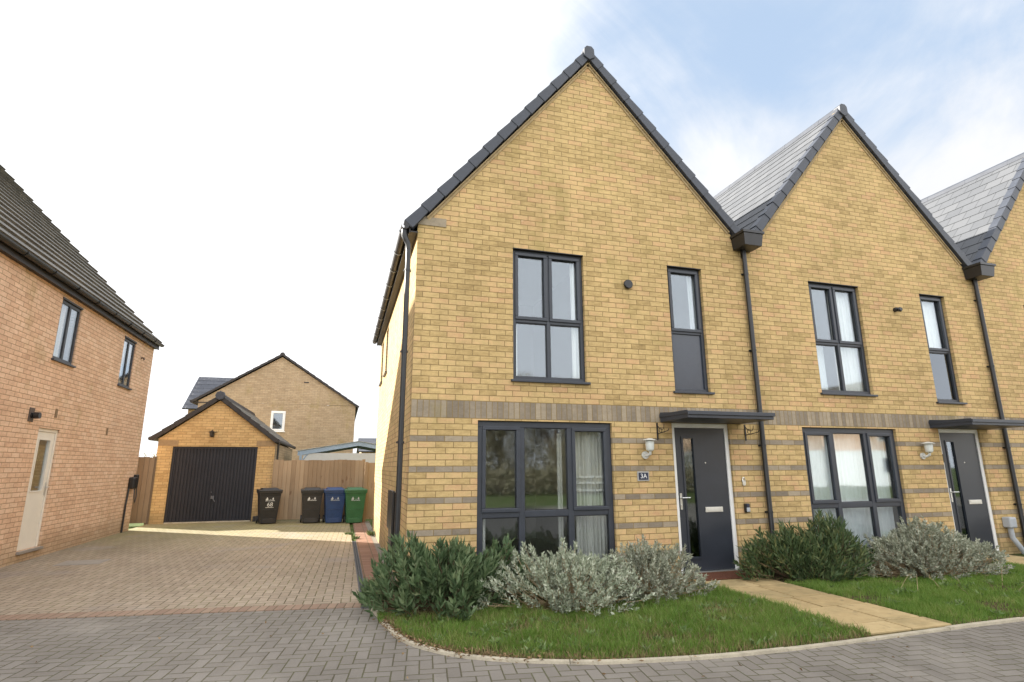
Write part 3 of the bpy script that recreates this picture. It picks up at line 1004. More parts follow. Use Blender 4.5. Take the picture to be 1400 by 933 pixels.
# ------------------------------------------------------------------ the brick terrace
def terrace(idx, label, left, apex, right, x0, x1, end=False):
    """x0,x1 wall extents; left/apex/right = roof surface profile points (x, z)"""
    h = thing('terraced_house', label, 'house', (x0, 0, 0), 'yellow brick terrace with steep gables')
    s = idx * W
    # openings
    G = (0.86 + s, 2.765 + s, 0.16, 2.04)
    D = (3.71 + s, 4.68 + s, 0.0, 2.062)
    W1 = (1.34 + s, 2.415 + s, 2.59, 4.475)
    W2 = (3.81 + s, 4.42 + s, 2.52, 4.47)
    holes = [G, D, W1, W2]
    vo = 0.135     # wall top below roof surface
    b = MB()
    zr = 4.56
    wall_grid(b, x0, x1, 0.0, zr, holes)

    def roofz(x):
        if x <= apex[0]: return left[1] + (apex[1] - left[1]) * (x - left[0]) / (apex[0] - left[0])
        return apex[1] + (right[1] - apex[1]) * (x - apex[0]) / (right[0] - apex[0])
    def cz(x): return roofz(x) - vo * 1.5
    b.face([(x0, 0, zr), (x1, 0, zr), (x1, 0, max(zr, cz(x1))), (apex[0], 0, cz(apex[0])), (x0, 0, max(zr, cz(x0)))])
    wall = b.build('wall', M_brick, h, recalc=False)
    # rear wall
    DEP = 7.35
    b = MB(); b.face([(x0, DEP, -.02), (x0, DEP, cz(x0)), (apex[0], DEP, cz(apex[0])), (x1, DEP, cz(x1)), (x1, DEP, -.02)])
    b.build('rear_wall', M_brick_plain, h, recalc=False)
    if end:
        def TS(a, d, z): return (x0 + d, a, z)
        b = MB(TS)
        wh = [(4.75, 5.35, 3.42, 4.42), (6.2, 6.85, 3.42, 4.42)]
        wall_grid(b, 0.0, DEP, -0.02, cz(x0), wh)
        b.build('side_wall', M_brick_plain, h, recalc=False)
        for q in wh:
            window(h, TS, *q, [(q[0], q[1], q[2], q[3], 'f')], recess=0.03)
    if idx == 2:
        b = MB(); b.face([(x1, 0, -.02), (x1, DEP, -.02), (x1, DEP, cz(x1)), (x1, 0, cz(x1))]); b.build('side_wall', M_brick_plain, h, recalc=False)
    # interior
    e = 0.12
    b = MB()
    Y0, Y1 = 0.11, 4.4
    for za, zb in ((0.02, 2.36), (2.50, 5.0)):
        b.face([(x0 + e, Y1, za), (x1 - e, Y1, za), (x1 - e, Y1, zb), (x0 + e, Y1, zb)])
        b.face([(x0 + e, Y0, za), (x0 + e, Y1, za), (x0 + e, Y1, zb), (x0 + e, Y0, zb)])
        b.face([(x1 - e, Y0, za), (x1 - e, Y0, zb), (x1 - e, Y1, zb), (x1 - e, Y1, za)])
        b.face([(x0 + e, Y0, zb), (x1 - e, Y0, zb), (x1 - e, Y1, zb), (x0 + e, Y1, zb)])
        xm = 3.15 + s
        b.face([(xm, Y0, za), (xm, Y1, za), (xm, Y1, zb), (xm, Y0, zb)])
    b.build('inner_walls', M_room, h, recalc=False)
    b = MB(); b.face([(x0 + e, Y0, .02), (x1 - e, Y0, .02), (x1 - e, Y1, .02), (x0 + e, Y1, .02)])
    b.build('inner_floor', M_floor, h, recalc=False)
    b = MB(); b.face([(x0 + e, Y0, 2.50), (x1 - e, Y0, 2.50), (x1 - e, Y1, 2.50), (x0 + e, Y1, 2.50)])
    b.build('inner_floor', M_floor, h, recalc=False)
    # windows
    x0_, x1_, z0_, z1_ = W1; xm, zt = (x0_ + x1_) / 2 + 0.0, 3.43
    window(h, T_front, *W1, [(x0_, xm, zt, z1_, 'o'), (xm, x1_, zt, z1_, 'o'), (x0_, xm, z0_, zt, 'f'), (xm, x1_, z0_, zt, 'f')], frame=0.052)
    x0_, x1_, z0_, z1_ = W2
    window(h, T_front, *W2, [(x0_, x1_, 3.43, z1_, 'o'), (x0_, x1_, z0_, 3.43, 'p' if idx == 0 else 'd')], frame=0.050)
    x0_, x1_, z0_, z1_ = G; a1, a2 = 1.465 + s, 2.15 + s; zt = 0.86
    window(h, T_front, *G, [(x0_, a1, zt, z1_, 'o'), (a1, a2, zt, z1_, 'f'), (a2, x1_, zt, z1_, 'o'), (x0_, a1, z0_, zt, 'f'), (a1, a2, z0_, zt, 'f'), (a2, x1_, z0_, zt, 'f')], frame=0.078, recess=0.045)
    # steel lintel lines above the openings
    for q in (W1, W2):
        b = MB(); b.box(q[0] + .002, q[1] - .002, -.006, .05, q[3] - .012, q[3] - .002)
        b.build('lintel', M_soffit, h)
    # door
    dx0, dx1, dz1 = D[0], D[1], D[3]
    b = MB(); fr = 0.062
    b.box(dx0 + .002, dx0 + fr, .035, .11, 0.03, dz1 - .002).box(dx1 - fr, dx1 - .002, .035, .11, 0.03, dz1 - .002).box(dx0 + fr, dx1 - fr, .035, .11, dz1 - fr - .002, dz1 - .002)
    df = b.build('door_frame', M_white, h, bevel=0.005)
    b = MB(); b.box(dx0 + .003, dx1 - .003, -.025, .12, -.01, .042); b.build('threshold', M_silver, df, bevel=0.004)
    lx0, lx1, lz0, lz1 = dx0 + fr + .003, dx1 - fr - .003, 0.046, dz1 - fr - .005
    gx0, gx1, gz0, gz1 = 3.905 + s, 4.075 + s, 0.225, 1.845
    b = MB()
    wall_grid(b, lx0, lx1, lz0, lz1, [(gx0, gx1, gz0, gz1)], depth=.044, d0=.052)
    b.face([(lx0, .096, lz0), (lx0, .096, lz1), (gx0, .096, lz1), (gx0, .096, lz0)])
    b.face([(gx1, .096, lz0), (gx1, .096, lz1), (lx1, .096, lz1), (lx1, .096, lz0)])
    dr = b.build('door', M_doorleaf, h, recalc=False)
    b = MB(); t = .026
    for k, (o_, yy) in enumerate(((t, .040), (0.012, .046))):
        b.box(gx0 - o_, gx1 + o_, yy, .053 + .001 * k, gz1, gz1 + o_).box(gx0 - o_, gx1 + o_, yy, .053 + .001 * k, gz0 - o_, gz0)
        b.box(gx0 - o_, gx0 + .002, yy, .053 + .001 * k, gz0, gz1).box(gx1 - .002, gx1 + o_, yy, .053 + .001 * k, gz0, gz1)
    b.build('glazing_trim', M_doorleaf, dr)
    b = MB(); b.box(gx0 - .002, gx1 + .002, .066, .074, gz0 - .002, gz1 + .002); b.build('pane', M_glass_frost, dr)
    b = MB(); b.box(4.20 + s, 4.485 + s, .036, .055, .815, .885).box(4.222 + s, 4.463 + s, .030, .037, .828, .872); b.build('letterbox', M_pale, dr, bevel=.004)
    b = MB(); b.box(3.795 + s, 3.828 + s, .038, .054, .86, 1.08)
    b.tube([(3.811 + s, .045, 1.02), (3.811 + s, -.005, 1.02), (3.93 + s, -.008, 1.02)], .009, 8).lathe((3.811 + s, .030, .92), [(.012, 0), (.012, .012)], 12, 'y')
    b.build('handle', M_silver, dr)
    b = MB(); b.lathe((4.26 + s, .045, 1.50), [(.010, 0), (.010, .012)], 12, 'y'); b.build('spyhole', M_silver, dr)
    # canopy
    c0, c1, cd = 3.53 + s, 4.90 + s, 0.68
    b = MB()
    prof = lambda x: [(x, -cd, 2.075), (x, 0.0, 2.065), (x, 0.0, 2.205), (x, -cd, 2.155)]
    p, q = prof(c0), prof(c1)
    b.hexa([p[0], q[0], q[1], p[1], p[3], q[3], q[2], p[2]])
    cn = b.build('canopy', M_frame, h, bevel=.006)
    b = MB(); b.box(c0 - .012, c1 + .012, -cd - .022, -cd + .004, 2.118, 2.168).box(c0 - .012, c0 + .004, -cd, 0, 2.13, 2.18)
    b.build('trim', M_frame, cn, bevel=.004)
    # hanging brackets
    for bx_ in (3.47 + s, 4.955 + s) if idx == 0 else ():
        b = MB()
        b.box(bx_ - .010, bx_ + .010, -.012, -.001, 1.82, 2.055)
        b.tube([(bx_, -.01, 1.90), (bx_, -.28, 1.93), (bx_, -.30, 1.955)], .006, 6)
        sp_ = [(bx_, -.012 - .11 * (1 - math.cos(t)) * .8 - .0, 2.03 - .10 * math.sin(t) * 1.0 * (t / PI + .2)) for t in [k * PI / 8 for k in range(9)]]
        b.tube(sp_, .005, 6)
        b.tube([(bx_, -.09 + .035 * math.cos(t), 1.95 + .035 * math.sin(t)) for t in [k * PI / 6 for k in range(13)]], .004, 6)
        b.build('basket_bracket', M_black, h)
    # wall lamp
    lx = 3.27 + s; lz = 1.70
    b = MB(); b.lathe((lx - .02, -.0, 1.605), [(.052, -.028), (.052, -.006), (.040, -.001)], 20, 'y')
    b.tube([(lx - .02, -.028, 1.605), (lx - .02, -.075, 1.595), (lx, -.115, 1.62), (lx, -.12, 1.66)], .020, 10)
    lamp = b.build('wall_lamp', M_lampw, h, smooth=True)
    b = MB(); b.lathe((lx, -.12, 1.655), [(.030, 0), (.048, .012), (.056, .03), (.060, .10), (.060, .135), (.045, .145)], 20); b.build('lamp_glass', plain('opal_glass', (0.62, 0.64, 0.60), .25, .5, .05), lamp, smooth=True)
    b = MB(); b.lathe((lx, -.12, 1.80), [(.098, 0), (.100, .006), (.060, .020), (.02, .032)], 24); b.build('lamp_cap', M_lampw, lamp, smooth=True)
    # alarm / sensor dome
    b = MB()
    if idx == 0: b.lathe((3.115 + s, 0, 4.085), [(.062, -.055), (.070, -.045), (.070, -.02), (.055, -.001)], 20, 'y')
    else: b.lathe((8.32 - W + s, 0, 4.11), [(.034, -.05), (.038, -.03), (.038, -.001)], 14, 'y').lathe((8.34 - W + s, -.05, 4.10), [(.03, -.06), (.042, -.04), (.03, 0)], 12, 'y')
    b.build('wall_vent', M_black, h, smooth=True)
    # roof
    yf, yb = -0.075, DEP + .1
    b = MB(); tiled_slope(b, left, apex, yf + .06, yb)
    tiled_slope(b, right, apex, yf + .06, yb)
    rf = b.build('roof', M_tile, h, recalc=False)
    b = MB(); verge(b, left, apex, yf); verge(b, right, apex, yf)
    b.build('verge_tiles', M_verge, rf, bevel=.005)
    b = MB(); ridge_tiles(b, apex[0], apex[1] + .005, yf + .02, yb, .105); b.build('ridge_tiles', M_verge, rf)
    b = MB()
    ax, az = apex; az -= .055; hx = .092
    b.prism([(ax - hx, az - .10), (ax - hx * .9, az + .045), (ax - hx * .45, az + .092), (ax + hx * .45, az + .092), (ax + hx * .9, az + .045), (ax + hx, az - .10), (ax, az - .155)], yf - .03, yf + .12)
    b.build('ridge_end_tile', M_verge, rf, bevel=.006)
    # undercloak strip beneath the verge
    b = MB()
    for (P_, Q_) in ((left, apex), (right, apex)):
        A = Vector((P_[0], 0, P_[1])); B_ = Vector((Q_[0], 0, Q_[1])); d = (B_ - A).normalized(); n_ = Vector((-d.z, 0, d.x)); n_ = n_ if n_.z > 0 else -n_
        A = A + d * .25
        a0, a1 = A - n_ * .137, A - n_ * .155; b0, b1 = B_ - n_ * .137, B_ - n_ * .155
        b.hexa([(a1.x, -.035, a1.z), (b1.x, -.035, b1.z), (b1.x, .05, b1.z), (a1.x, .05, a1.z), (a0.x, -.035, a0.z), (b0.x, -.035, b0.z), (b0.x, .05, b0.z), (a0.x, .05, a0.z)])
        a0, a1 = A - n_ * .156, A - n_ * .190; b0, b1 = B_ - n_ * .156, B_ - n_ * .190
        b.hexa([(a1.x, -.014, a1.z), (b1.x, -.014, b1.z), (b1.x, .05, b1.z), (a1.x, .05, a1.z), (a0.x, -.014, a0.z), (b0.x, -.014, b0.z), (b0.x, .05, b0.z), (a0.x, .05, a0.z)])
    b.build('verge_mortar', M_under, rf)
    if end:
        b = MB(); b.box(x0 + .003, x0 + .385, -.012, .05, 4.655, 4.775); b.build('padstone', M_conc, h)
        # gutter on the drive side
        zg = 4.55
        b = MB()
        n = 8
        prof = [(-.17 - .056 * math.cos(t), zg + .06 - .056 * math.sin(t)) for t in [k * PI / n for k in range(n + 1)]]
        prof += [(x + (.006 if i < n / 2 else -.006) * 0, z + .0) for i, (x, z) in enumerate([( -.118, zg + .06), (-.222, zg + .06)])]
        for k in range(n):
            (xa, za), (xb, zb) = prof[k], prof[k + 1]
            b.face([(xa, -.04, za), (xb, -.04, zb), (xb, DEP, zb), (xa, DEP, za)])
            xa2, za2 = -.17 + (xa + .17) * .9, zg + .06 + (za - zg - .06) * .9; xb2, zb2 = -.17 + (xb + .17) * .9, zg + .06 + (zb - zg - .06) * .9
            b.face([(xa2, -.04, za2), (xa2, DEP, za2), (xb2, DEP, zb2), (xb2, -.04, zb2)])
            b.face([(xa, -.04, za), (xa2, -.04, za2), (xb2, -.04, zb2), (xb, -.04, zb)])
            b.face([(xa, DEP, za), (xb, DEP, zb), (xb2, DEP, zb2), (xa2, DEP, za2)])
        gt = b.build('gutter', M_soffit, h, recalc=False)
        for k in range(10):
            y = .15 + k * .78
            b = MB()
            b.tube([(-.17 - .062 * math.cos(t), y, zg + .06 - .062 * math.sin(t)) for t in [q * PI / 8 for q in range(9)]], .008, 6)
            b.box(-.112, -.035, y - .01, y + .01, zg + .03, zg + .055)
            b.build('gutter_bracket', M_greypipe, gt)
        b = MB(); b.box(-.105, .0, -.03, DEP, zg - .03, zg - .012).box(-.115, -.098, -.03, DEP, zg - .04, zg + .12)
        b.build('fascia', M_soffit, gt)
        dp = downpipe(h, -.11, .02, .35, 4.32, clips=(4.0, 2.9, 1.75), shoe=False)
        b = MB(); b.tube([(-.17, .02, 4.56), (-.17, .02, 4.47), (-.145, .02, 4.42), (-.115, .02, 4.36), (-.11, .02, 4.29)], [.042, .042, .040, .038, .038], 12); b.build('swan_neck', M_black, dp, smooth=True)
        # meter cabinet on the side wall
        m_ = MB(); m_.box(-.085, -.001, .80, 1.22, .40, 1.12); mo = m_.build('meter_cabinet', M_black, h, bevel=.008)
        m_ = MB(); m_.box(-.115, -.086, .78, 1.24, .38, 1.14); m_.build('cabinet_door', M_black, mo, bevel=.006)
        m_ = MB(); m_.box(-.060, -.002, 1.85, 2.25, .55, 1.10); m_.tube([(-.035, 1.95, .55), (-.035, 1.95, .0)], .02, 8); mo = m_.build('meter_box', M_black, h)
    else:
        pass
    return h


PR = [((-0.155, 4.655), (2.60, 7.985), (5.27, 5.06)), ((5.315, 5.06), (7.74, 7.985), (10.415, 5.06)), ((10.46, 5.06), (12.90, 7.985), (15.57, 5.06))]
h1 = terrace(0, 'yellow brick end house beside the driveway with number plate and tallest gable', *PR[0], 0.0, 5.195, end=True)
h2 = terrace(1, 'yellow brick middle house with silver bush beneath its ground window', *PR[1], 5.2, 10.375)
h3 = terrace(2, 'yellow brick house at the right edge, only part of its gable in view', *PR[2], 10.38, 15.5)

# valley hoppers and downpipes, one pair between each two houses
for k, par in enumerate((h1, h2)):
    xv = 5.215 + k * 5.155
    hb = MB()
    zt, zb = 5.085, 4.845
    hb.box(xv - .200, xv + .200, -.33, -.002, zt - .045, zt)
    hb.hexa([(xv - .160, -.29, zb), (xv + .160, -.29, zb), (xv + .160, -.004, zb), (xv - .160, -.004, zb), (xv - .182, -.315, zt - .046), (xv + .182, -.315, zt - .046), (xv + .182, -.004, zt - .046), (xv - .182, -.004, zt - .046)])
    hp = hb.build('hopper', M_black, par, bevel=.004)
    dpp = downpipe(par, xv + .0, -.055, .05, 4.86, r=.036, clips=(4.45, 3.2, 1.75, .8))
    vb = MB(); vb.face([(xv - .10, -.10, 5.05), (xv + .10, -.10, 5.05), (xv + .10, 7.4, 5.12), (xv - .10, 7.4, 5.12)])
    vb.face([(xv + .09, -.10, 5.055), (xv + .24, -.10, 5.23), (xv + .24, 7.4, 5.23), (xv + .09, 7.4, 5.11)])
    vb.box(xv - .12, xv + .12, -.10, -.02, 4.99, 5.045)
    vb.build('valley_lead', M_lead, par, recalc=False)

# ------------------------------------------------------------------ things fixed beside the doors
npl = thing('number_plate', 'small navy plate reading 3A in a pale frame on the brick wall', 'sign', (3.205, 0, 1.32))
b = MB(); b.box(3.115, 3.295, -.014, -.001, 1.255, 1.385); b.build('frame', plain('plate_border', (0.34, 0.33, 0.31), .5), npl, bevel=.004)
b = MB(); b.box(3.133, 3.277, -.020, -.0145, 1.273, 1.367); b.build('plate', M_plate, npl)
text_mesh('3A', .088, lambda x, y, z: (3.205 + x, -.0225 + -z, 1.320 + y), 'lettering', M_ink, npl)
ks = thing('key_safe', 'small grey and black key safe on the wall right of the front door', 'key safe', (4.845, 0, .87))
b = MB(); b.box(4.810, 4.885, -.045, -.001, .80, .925); b.build('body', M_black, ks, bevel=.008)
b = MB(); b.box(4.820, 4.876, -.056, -.046, .812, .87); b.build('cover', M_greypipe, ks, bevel=.004)
b = MB(); b.box(4.828, 4.868, -.052, -.046, .880, .915); b.build('keypad', M_plate, ks)
b = MB()
for k in range(14):
    pass
b.tube([(4.845 + .022 * math.cos(t), -.012, 1.235 + .055 * math.sin(t)) for t in [q * PI / 10 for q in range(21)]], .007, 6)
b.lathe((4.845, -.001, 1.235), [(.020, -.01), (.020, 0)], 14, 'y')
b.lathe((4.845, -.001, 1.20), [(.026, -.018), (.026, 0)], 14, 'y')
tag(b.build('wall_ornament', M_silver, smooth=True), 'little oval metal ornament on the wall above the key safe', 'ornament')
b = MB(); b.box(3.725 + W, 3.765 + W, .008, .033, 1.50, 1.64); tag(b.build('video_doorbell', M_black, bevel=.006), 'slim black doorbell on the white frame of the second door', 'doorbell')
# grey boiler pipe near the second path
gp = thing('soil_pipe', 'grey plastic vent pipe bent down the wall beside the second front door', 'pipe', (10.03, 0, .2))
b = MB(); b.tube([(10.04, -.06, .50), (10.05, -.06, .27), (10.13, -.10, .12), (10.20, -.12, .0)], .040, 12); b.build('pipe', M_greypipe, gp, smooth=True)
b = MB(); b.box(9.955, 10.125, -.13, -.002, .43, .60); b.build('pipe_hood', M_greypipe, gp, bevel=.02)

mt = MB(); mt.box(3.68, 4.58, -.50, -.08, .026, .045)
tag(mt.build('doormat', M_mat, bevel=.008), 'dark reddish brown doormat at the door end of the yellow path', 'doormat')

# ------------------------------------------------------------------ curtains
G1 = 'curtains behind the house windows'
curtain_obj('long pale curtain behind the right light of the large ground window', T_front, 2.28, 2.73, .12, 1.97, .22, M_curt_g, 8, group=G1)
gc = bpy.data.objects['curtain']
for z in (1.30, 1.22, 1.12):
    random.seed(0)
    b = MB()
    n = 64; i0 = 0
    for k in range(n):
        t0, t1 = k / n, (k + 1) / n
        f_ = lambda t: (2.285 + .44 * t, .182 + .022 * math.sin(t * 16 * PI), 0)
        p, q = f_(t0), f_(t1)
        b.face([(p[0], p[1], z), (q[0], q[1], z), (q[0], q[1], z + .028), (p[0], p[1], z + .028)])
    o = b.build('woven_stripe', M_curt, gc, recalc=False); m_ = o.modifiers.new('thick', 'SOLIDIFY'); m_.thickness = .003
curtain_obj('narrow white curtain at the left of the large ground window', T_front, .87, 1.02, .12, .84, .20, M_curt, 3, group=G1)
curtain_obj('thin cream curtain edge behind the middle light of the large ground window', T_front, 2.04, 2.12, .12, 1.9, .25, M_curt_g, 2, group=G1)
curtain_obj('white curtain at the left of the upper window over the number plate house', T_front, 1.36, 1.46, 2.55, 3.40, .20, M_curt, 2, group=G1)
curtain_obj('white curtain drawn to the right of the upper four-light window of the end house', T_front, 2.27, 2.39, 2.55, 4.42, .18, M_curt, 2, group=G1)
curtain_obj('sheer strip behind the narrow upper window above the first door', T_front, 4.28, 4.40, 3.45, 4.42, .20, M_sheer, 2, group=G1)
curtain_obj('white curtain filling the right half of the middle house upper window', T_front, 1.90 + W, 2.40 + W, 2.55, 4.42, .20, M_curt, 7, group=G1)
curtain_obj('pale curtain in the lower left of the middle house upper window', T_front, 1.36 + W, 1.72 + W, 2.55, 3.42, .24, M_sheer, 5, group=G1)
curtain_obj('white curtain in the narrow upper window of the middle house', T_front, 4.02 + W, 4.40 + W, 3.40, 4.42, .20, M_curt, 5, group=G1)
curtain_obj('sheer pale curtain along the bottom of the middle house ground window', T_front, .88 + W, 2.74 + W, .12, 1.97, .24, M_sheer, 22, .02, group=G1)
curtain_obj('white curtain at the left of the upper window of the far right house', T_front, 1.36 + 2 * W, 1.9 + 2 * W, 2.55, 4.42, .22, M_curt, 7, group=G1)

# ------------------------------------------------------------------ left house (pinkish brick)
LX = -5.6
lh = thing('detached_house', 'pinkish brick house on the left with brown tiled roof and cream side door', 'house', (LX, 4, 0))


def TL(a, d, z): return (LX - d, a, z)


b = MB(TL)
LD = (4.03, 4.76, 0.17, 2.11); LW1 = (4.04, 4.80, 3.27, 4.33); LW2 = (6.99, 7.72, 3.24, 4.31)
LY0, LY1 = -1.6, 8.98
wall_grid(b, LY0, LY1, -0.02, 4.62, [LD, LW1, LW2])
b.build('wall', M_brick_left, lh, recalc=False)
LR = (-10.0, 9.40); LE = (-5.475, 4.60); LEb = (-14.6, 4.62)
b = MB()
for y in (LY0, LY1):
    b.face([(LX, y, -.02), (LX, y, 4.50), (LR[0], y, 9.15), (-14.4, y, 4.50), (-14.4, y, -.02)])
b.face([(-14.4, LY0, -.02), (-14.4, LY1, -.02), (-14.4, LY1, 4.5), (-14.4, LY0, 4.5)])
b.build('gable_wall', M_brick_left, lh, recalc=False)
b = MB(); tiled_slope(b, LE, LR, LY0 - .15, LY1 + .04, course=0.345, t=0.045); tiled_slope(b, LEb, LR, LY0 - .15, LY1 + .10, course=0.345, t=0.045)
lr = b.build('roof', M_tile_left, lh, recalc=False)
b = MB(); ridge_tiles(b, LR[0], LR[1] + .05, LY0 - .15, LY1 + .1, .13); b.build('ridge_tiles', M_verge_br, lr)
# mortar verge strip at the far gable
b = MB()
b.hexa([(LE[0], LY1 + .045, 4.53), (LR[0], LY1 + .045, 9.31), (LR[0], LY1 + .075, 9.31), (LE[0], LY1 + .075, 4.53), (LE[0], LY1 + .045, 4.60), (LR[0], LY1 + .045, 9.38), (LR[0], LY1 + .075, 9.38), (LE[0], LY1 + .075, 4.60)])
b.build('verge', M_verge_br, lr)
# gutter
b = MB(); n = 8; zg = 4.51; gx = -5.445
for k in range(n):
    t0, t1 = k * PI / n, (k + 1) * PI / n
    pa = (gx + .058 * math.cos(t0), zg + .05 - .058 * math.sin(t0)); pb = (gx + .058 * math.cos(t1), zg + .05 - .058 * math.sin(t1))
    b.face([(pa[0], LY0, pa[1]), (pa[0], LY1 + .05, pa[1]), (pb[0], LY1 + .05, pb[1]), (pb[0], LY0, pb[1])])
    b.face([(gx, LY1 + .05, zg + .05), (pa[0], LY1 + .05, pa[1]), (pb[0], LY1 + .05, pb[1])])
g_ = b.build('gutter', M_black, lh, recalc=False)
for k in range(12):
    y = LY0 + .5 + k * .86
    b = MB(); b.tube([(gx + .064 * math.cos(t), y, zg + .05 - .064 * math.sin(t)) for t in [q * PI / 8 for q in range(9)]], .008, 6)
    b.build('gutter_bracket', M_black, g_)
b = MB(); b.box(-5.60, -5.52, LY0, LY1 + .03, zg - .075, zg - .06).box(-5.52, -5.505, LY0, LY1 + .06, zg - .085, zg + .08)
b.build('fascia', M_soffit, g_)
# windows
for q in (LW1, LW2):
    xm = (q[0] + q[1]) / 2
    window(lh, TL, *q, [(q[0], xm, q[2], q[3], 'f'), (xm, q[1], q[2], q[3], 'f')], frame=.045, recess=.02, gd=.018)
    b = MB(TL); b.box(q[0] - .01, q[1] + .01, -.012, .04, q[3] - .004, q[3] + .03); b.build('lintel', M_soffit, lh)
    b = MB(TL); b.face([(q[0] - .5, 1.2, q[2] - .6), (q[1] + .5, 1.2, q[2] - .6), (q[1] + .5, 1.2, q[3] + .2), (q[0] - .5, 1.2, q[3] + .2)]); b.build('inner_wall', M_room, lh, recalc=False)
curtain_obj('pale blind behind the nearer upper window of the left house', TL, 4.06, 4.78, 3.25, 4.3, .17, M_curt, 9, group=G1)
curtain_obj('pale blind behind the farther upper window of the left house', TL, 7.0, 7.7, 3.22, 4.28, .17, M_curt, 9, group=G1)
# door
a0, a1, z0_, z1_ = LD
b = MB(TL); fr = .055
b.box(a0 + .002, a0 + fr, .03, .10, z0_, z1_ - .002).box(a1 - fr, a1 - .002, .03, .10, z0_, z1_ - .002).box(a0 + fr, a1 - fr, .03, .10, z1_ - fr, z1_ - .002)
df = b.build('door_frame', M_cream, lh, bevel=.005)
b = MB(TL); b.box(a0 - .01, a1 + .01, -.05, .10, z0_ - .04, z0_ - .002); b.build('threshold', plain('worn_threshold', (0.25, 0.22, 0.19), .7), df)
b = MB(TL); g0, g1, gz0, gz1 = a0 + .17, a1 - .19, 1.09, 1.92
wall_grid(b, a0 + fr + .003, a1 - fr - .003, z0_ + .003, z1_ - fr - .003, [(g0, g1, gz0, gz1)], .04, .045)
dr = b.build('door', M_cream, lh, recalc=False)
b = MB(TL); b.box(g0 - .02, g1 + .02, .035, .047, gz1, gz1 + .02).box(g0 - .02, g1 + .02, .035, .047, gz0 - .02, gz0).box(g0 - .02, g0, .035, .047, gz0, gz1).box(g1, g1 + .02, .035, .047, gz0, gz1); b.build('glazing_trim', M_cream, dr)
b = MB(TL); b.box(g0 - .001, g1 + .001, .060, .068, gz0, gz1); b.build('pane', M_glass, dr)
b = MB(TL); b.box(g0 - .3, g1 + .4, .8, .82, gz0 - .5, gz1 + .3); b.build('inner_wall', M_room, lh)
b = MB(TL); b.box(a1 - .095, a1 - .067, .032, .046, 1.00, 1.22).tube([(a1 - .08, .03, 1.14), (a1 - .08, -.01, 1.14), (a1 - .18, -.012, 1.14)], .009, 8); b.build('handle', M_silver, dr)
# wall fittings
b = MB(TL); b.box(3.63, 3.77, -.015, -.001, 2.18, 2.40); b.build('wall_plate', plain('plate_brown', (.10, .075, .06), .8), lh)
b = MB(TL)
b.lathe((3.70, -.016, 2.28), [(.045, -.02), (.045, 0)], 16, 'y'); b.lathe((3.70, -.036, 2.28), [(.05, -.09), (.055, -.02), (.03, 0)], 16, 'y'); b.build('wall_lamp', M_black, lh, smooth=True)
for (a, z) in ((4.50, 2.40), (6.80, 2.22), (8.15, 4.05)):
    b = MB(TL)
    if z > 3: b.tube([(a, 0, z), (a, -.06, z), (a, -.07, z - .05)], .018, 8)
    else: b.box(a - .035, a + .035, -.012, 0, z - .09, z + .06)
    b.build('wall_vent', M_soffit if z > 3 else plain('vent_brown', (0.20, 0.135, 0.075), .8), lh)

ev = thing('charging_point', 'black car charging point on the far corner of the left house wall', 'car charger', (LX, 8.72, 1.1))
b = MB(TL); b.box(8.50, 8.80, -.13, -.002, .97, 1.24); b.build('box', M_black, ev, bevel=.03)
b = MB(TL); b.box(8.80, 8.90, -.10, -.002, 1.10, 1.30); b.build('holster', M_black, ev, bevel=.02)
b = MB(TL); b.tube([(8.52, -.03, 1.0), (8.46, -.03, .6), (8.44, -.03, .0)], .020, 8); b.build('conduit', M_black, ev)
b = MB(TL); b.tube([(8.66, -.10, .97), (8.62, -.13, .75), (8.70, -.13, .66), (8.80, -.12, .78), (8.84, -.08, 1.1)], .012, 8); b.build('cable', M_black, ev, smooth=True)

# ------------------------------------------------------------------ garage
GY = 10.5
ga = thing('garage', 'single brick garage with navy black up-and-over door at the end of the drive', 'garage', (-4.2, GY, 0))
gx0, gx1 = -5.64, -2.66
gap, gl, gr = (-4.22, 3.47), (-5.80, 2.27), (-2.62, 2.24)
b = MB()
wall_grid(b, gx0, gx1, -.02, 2.12, [(-5.27, -3.12, -.02, 2.035)], .12, GY)
b.face([(gx0, GY, 2.12), (gx1, GY, 2.12), (gx1, GY, 2.14), (gap[0], GY, gap[1] - .14), (gx0, GY, 2.24)])
b.build('wall', M_brick_garage, ga, recalc=False)
b = MB()
b.face([(gx1, GY, -.02), (gx1, 16.4, -.02), (gx1, 16.4, 2.14), (gx1, GY, 2.14)]); b.face([(gx0, GY, -.02), (gx0, GY, 2.2), (gx0, 16.4, 2.2), (gx0, 16.4, -.02)])
b.face([(gx0, 16.4, -.02), (gx0, 16.4, 2.2), (gap[0], 16.4, gap[1] - .14), (gx1, 16.4, 2.1), (gx1, 16.4, -.02)])
b.build('side_walls', M_brick_far, ga, recalc=False)
b = MB(); tiled_slope(b, gl, gap, GY - .06, 16.5); tiled_slope(b, gr, gap, GY - .06, 16.5); grf = b.build('roof', M_tile_left, ga, recalc=False)
b = MB(); verge(b, gl, gap, GY - .10, h=.10, step=.012); verge(b, gr, gap, GY - .10, h=.10, step=.012); b.build('verge_tiles', M_verge_br, grf)
b = MB(); ridge_tiles(b, gap[0], gap[1] + .03, GY - .05, 16.5, .11); b.build('ridge_tiles', M_verge_br, grf)
b = MB(); b.lathe((gap[0], GY - .13, gap[1] - .01), [(.125, -.02), (.13, 0), (.13, .12)], 8, 'y'); b.build('ridge_end_tile', M_verge, grf)
b = MB(); b.box(gx0 + .002, -5.15, GY - .012, GY + .03, 2.05, 2.20).box(-3.16, gx1 - .002, GY - .012, GY + .03, 2.05, 2.20); b.build('padstone', M_tanstone, ga)
